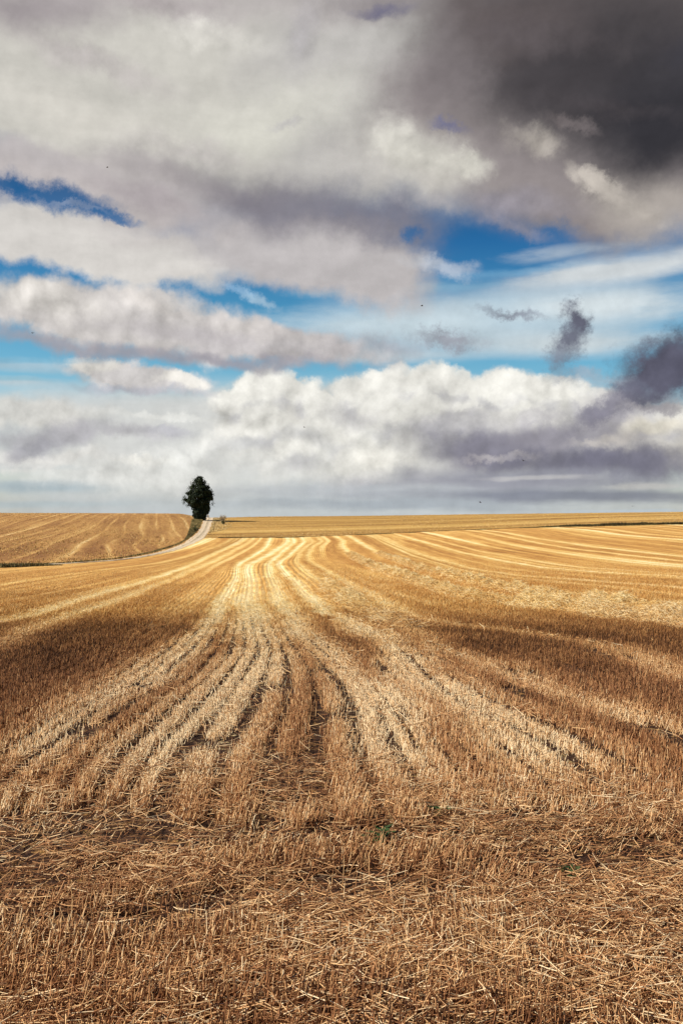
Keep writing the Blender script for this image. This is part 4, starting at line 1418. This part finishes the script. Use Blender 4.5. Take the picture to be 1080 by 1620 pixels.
def shrub(name, px, py, wpx, hpx, label, mat, nleaf, nstem, size):
    x, y, z = at(px, py)
    m = y / F
    root = empty(name, (x, y, z))
    tag(root, label, 'shrub')
    w, h = wpx * m / 2, hpx * m
    lst, ends = [], []
    for k in range(nstem):
        a = RNG.uniform(0, 6.28)
        q = RNG.uniform(0.2, 1.0)
        hh = h * (1.05 - 0.45 * q * q) * RNG.uniform(0.75, 1.05)
        p3 = Vector((math.cos(a) * w * q, math.sin(a) * w * q * 0.8, hh))
        p1 = Vector((p3.x * 0.3, p3.y * 0.3, hh * 0.4))
        p2 = Vector((p3.x * 0.7, p3.y * 0.7, hh * 0.75))
        lst.append(tube([Vector((p3.x * 0.1, p3.y * 0.1, -0.1)), p1, p2, p3], [0.05, 0.04, 0.03, 0.012], 5))
        ends += [p1, p2, p3, p2.lerp(p3, 0.5)]
    tubes_obj('stems', lst, twig_mat(), root)
    e = np.array([ends[i] for i in RNG.integers(0, len(ends), nleaf)])
    c = e + RNG.normal(0, 0.16 * w, (nleaf, 3))
    c[:, 2] = np.maximum(c[:, 2], 0.02)
    V, f, s, t = leaves(c, RNG.uniform(0.6, 1.2, nleaf) * size, np.clip(RNG.normal(0.5, 0.22, nleaf), 0, 1))
    mesh_obj('foliage', V, f, s, mat, attrs={'tone': t}, parent=root)


_twig = []


def twig_mat():
    if not _twig:
        m, T = new_mat('pale_twigs')
        pos = T.node('ShaderNodeNewGeometry').outputs['Position']
        n = T.noise(pos, 8.0, 3, 0.6)
        b = T.node('ShaderNodeBsdfPrincipled')
        T.put(b.inputs['Base Color'], T.ramp(n, [(0.3, (0.16, 0.11, 0.065)), (0.7, (0.42, 0.32, 0.21))]))
        b.inputs['Roughness'].default_value = 0.8
        T.l.new(b.outputs[0], T.node('ShaderNodeOutputMaterial').inputs[0])
        _twig.append(m)
    return _twig[0]


def build_shrubs():
    dry = leaf_mat('dry_shrub_leaves', (0.20, 0.14, 0.065), (0.45, 0.34, 0.18), (0.66, 0.54, 0.33))
    grn = leaf_mat('green_shrub_leaves', (0.03, 0.036, 0.012), (0.10, 0.105, 0.03), (0.23, 0.20, 0.07))
    shrub('dry_shrub', 352.5, 825.8, 15, 11, 'pale dry twiggy shrub by the track right of the tree', dry, 420, 34, 0.20)
    shrub('green_shrub', 353, 830, 7, 6, 'low olive green shrub in front of the dry twiggy shrub', grn, 700, 20, 0.16)
    shrub('bank_shrub', 309.5, 842, 8, 9, 'small green bush on the grassy bank left of the track', grn, 700, 18, 0.18)
    shrub('stubby_shrub', 329.5, 819.5, 5, 5, 'tiny pale dry shrub at the foot of the tree', dry, 160, 12, 0.16)


# ------------------------------------------------------------------ green weeds in the stubble
def weed(px, py, hgt, n, label, spread, seed):
    x, y, z = at(px, py)
    root = empty('weed', (x, y, z))
    tag(root, label, 'weed', 'green weeds in the stubble')
    rr = np.random.default_rng(seed)
    lst, LV, LF = [], [], []
    for k in range(n):
        a = rr.uniform(0, 6.28)
        q = rr.uniform(0.0, 1.0)
        b = Vector((math.cos(a) * spread * q, math.sin(a) * spread * q * 0.5, 0))
        h = hgt * rr.uniform(0.6, 1.1)
        ax = rr.normal(0, 0.25)
        pth = [b, b + Vector((ax * h * 0.3, rr.normal(0, 0.05) * h, h * 0.5)), b + Vector((ax * h, rr.normal(0, 0.1) * h, h))]
        lst.append(tube(pth, [0.0035, 0.0028, 0.0012], 5))
        for j in range(7):
            f = rr.uniform(0.25, 1.0)
            p = pth[0].lerp(pth[1], f * 2) if f < 0.5 else pth[1].lerp(pth[2], f * 2 - 1)
            ang = rr.uniform(0, 6.28)
            L = rr.uniform(0.025, 0.055)
            d = Vector((math.cos(ang), math.sin(ang), rr.uniform(-0.1, 0.6))).normalized()
            s = d.cross(Vector((0, 0, 1))).normalized() * L * 0.24
            up = d.cross(s).normalized() * L * 0.08
            o = len(LV)
            LV += [p, p + d * L * 0.45 + s + up, p + d * L, p + d * L * 0.45 - s + up, p + d * L * 0.5]
            LF += [(o, o + 1, o + 2, o + 4), (o, o + 4, o + 2, o + 3)]
    sm = leaf_mat('weed_stem', (0.05, 0.07, 0.02), (0.07, 0.10, 0.03), (0.1, 0.13, 0.04)) if not _weedm else _weedm[0]
    lm = leaf_mat('weed_leaf', (0.016, 0.032, 0.009), (0.030, 0.058, 0.015), (0.055, 0.095, 0.025)) if not _weedm else _weedm[1]
    if not _weedm:
        _weedm.extend((sm, lm))
    tubes_obj('stems', lst, sm, root)
    mesh_obj('leaves', np.array([tuple(v) for v in LV]), np.array(LF).ravel(), np.full(len(LF), 4), lm, attrs={'tone': rr.uniform(0.2, 0.9, len(LV))}, parent=root)


_weedm = []


def build_weeds():
    weed(697, 1296, 0.11, 3, 'small upright green weed alone between stubble stalks right of centre', 0.02, 1)
    weed(612, 1338, 0.085, 8, 'wide patch of thin green weeds over a dark gap in the stubble', 0.16, 2)
    weed(905, 1396, 0.08, 4, 'small dark green weed low in a hollow of the stubble at right', 0.05, 3)


# ------------------------------------------------------------------ birds
def build_birds():
    m, T = new_mat('dark_plumage')
    pos = T.node('ShaderNodeTexCoord').outputs['Object']
    n = T.noise(pos, 14.0, 3, 0.6)
    b = T.node('ShaderNodeBsdfPrincipled')
    T.put(b.inputs['Base Color'], T.ramp(n, [(0.3, (0.012, 0.012, 0.015)), (0.7, (0.04, 0.038, 0.042))]))
    b.inputs['Roughness'].default_value = 0.7
    T.l.new(b.outputs[0], T.node('ShaderNodeOutputMaterial').inputs[0])

    def body():
        # spindle body with beak and fan tail along +x
        xs = [-0.17, -0.12, -0.06, 0.0, 0.06, 0.10, 0.13, 0.155, 0.19]
        wy = [0.055, 0.03, 0.032, 0.042, 0.040, 0.030, 0.030, 0.016, 0.002]
        wz = [0.006, 0.016, 0.030, 0.040, 0.037, 0.029, 0.028, 0.014, 0.002]
        V, Fc = [], []
        for i in range(len(xs)):
            for k in range(8):
                a = 2 * math.pi * k / 8
                V.append((xs[i], wy[i] * math.cos(a), wz[i] * math.sin(a) + (0.012 if i in (5, 6) else 0)))
        for i in range(len(xs) - 1):
            for k in range(8):
                Fc.append((i * 8 + k, i * 8 + (k + 1) % 8, (i + 1) * 8 + (k + 1) % 8, (i + 1) * 8 + k))
        return V, Fc

    def wing(s, up):
        # swept wing with thickness: root, wrist, tip
        st = [(0.0, 0.07, -0.06, 0.0), (0.10, 0.085, -0.06, 0.10), (0.22, 0.075, -0.055, 0.16), (0.36, 0.01, -0.06, 0.13), (0.46, -0.06, -0.085, 0.06)]
        V, Fc = [], []
        for (d, f, r, z) in st:
            zz = 0.02 + z * up
            for xx, dz in ((f, 0), ((f * 0.6 + r * 0.4), 0.010), (r, 0), ((f * 0.6 + r * 0.4), -0.004)):
                V.append((xx, s * (0.02 + d), zz + dz))
        for i in range(len(st) - 1):
            for k in range(4):
                Fc.append((i * 4 + k, i * 4 + (k + 1) % 4, (i + 1) * 4 + (k + 1) % 4, (i + 1) * 4 + k))
        return V, Fc

    def mk(name, VF, parent):
        V, Fc = VF
        return mesh_obj(name, np.array(V), np.array(Fc).ravel(), np.full(len(Fc), 4), m, parent=parent, smooth=True)

    root = empty('bird', (0, 0, 0))
    mk('body', body(), root)
    mk('wing', wing(1, 0.6), root)
    mk('wing', wing(-1, 0.6), root)
    spots = [   # sight line, distance, heading, bank, label
        (170, 265, 120, 20, 12, 'tiny dark bird highest in the sky, under the big pale cloud at left'),
        (52, 527, 130, 165, -8, 'tiny dark bird low against the long grey band of cloud at left'),
        (667, 484, 105, 8, 5, 'tiny dark bird gliding across the pale blue gap right of centre'),
        (481, 676, 150, 30, 20, 'tiny dark bird in front of the white cloud bank near the middle'),
        (827, 729, 115, 200, -14, 'tiny dark bird crossing the dark grey cloud base at right'),
        (759, 795, 110, 15, 16, 'tiny dark bird just above the horizon, under the grey streaked cloud'),
        (1000, 801, 160, 100, 0, 'tiny dark bird skimming the horizon at far right'),
    ]
    for i, (px, py, dist, hd, bk, lab) in enumerate(spots):
        if i == 0:
            r = root
        else:
            r = root.copy()
            COL.objects.link(r)
            for ch in list(root.children):
                c = ch.copy()
                COL.objects.link(c)
                c.parent = r
        v = Vector(((px - 540) / F, 1.0, (810 - py) / F)) * dist
        r.location = (v.x, v.y, v.z + CAM_H)
        r.scale = (0.8, 0.8, 0.8)
        r.rotation_euler = (math.radians(bk), 0, math.radians(hd))
        tag(r, lab, 'bird', 'birds flying over the fields')


# ------------------------------------------------------------------ light, camera, build
def build_sun():
    l = bpy.data.lights.new('sun', 'SUN')
    l.energy = 5.0
    l.angle = math.radians(0.5)
    l.color = (1.0, 0.94, 0.85)
    o = bpy.data.objects.new('sun', l)
    o.rotation_euler = (-SUN_DIR).to_track_quat('-Z', 'Y').to_euler()
    o.location = (-40, 10, 60)
    COL.objects.link(o)


def build_camera():
    cam = bpy.data.cameras.new('camera')
    co = bpy.data.objects.new('camera', cam)
    COL.objects.link(co)
    cam.sensor_fit = 'VERTICAL'
    cam.sensor_height = 36.0
    cam.lens = 36.0 * F / 1620.0
    cam.clip_start = 0.05
    cam.clip_end = 6000.0
    co.location = (0, 0, CAM_H)
    co.rotation_euler = (math.pi / 2, 0, 0)
    scene.camera = co


build_sky()
build_sun()
build_camera()
build_ground()
for fn in ('build_stubble', 'build_far_stubble', 'build_track', 'build_verges', 'build_tree', 'build_shrubs', 'build_weeds', 'build_birds'):
    if fn in globals():
        globals()[fn]()
scene.view_settings.view_transform = 'Standard'
scene.view_settings.look = 'None'
scene.view_settings.exposure = EXPOSURE
scene.view_settings.gamma = 1.0
scene.cycles.max_bounces = 5
scene.cycles.diffuse_bounces = 3
scene.cycles.glossy_bounces = 2
scene.cycles.transmission_bounces = 3
scene.cycles.transparent_max_bounces = 6
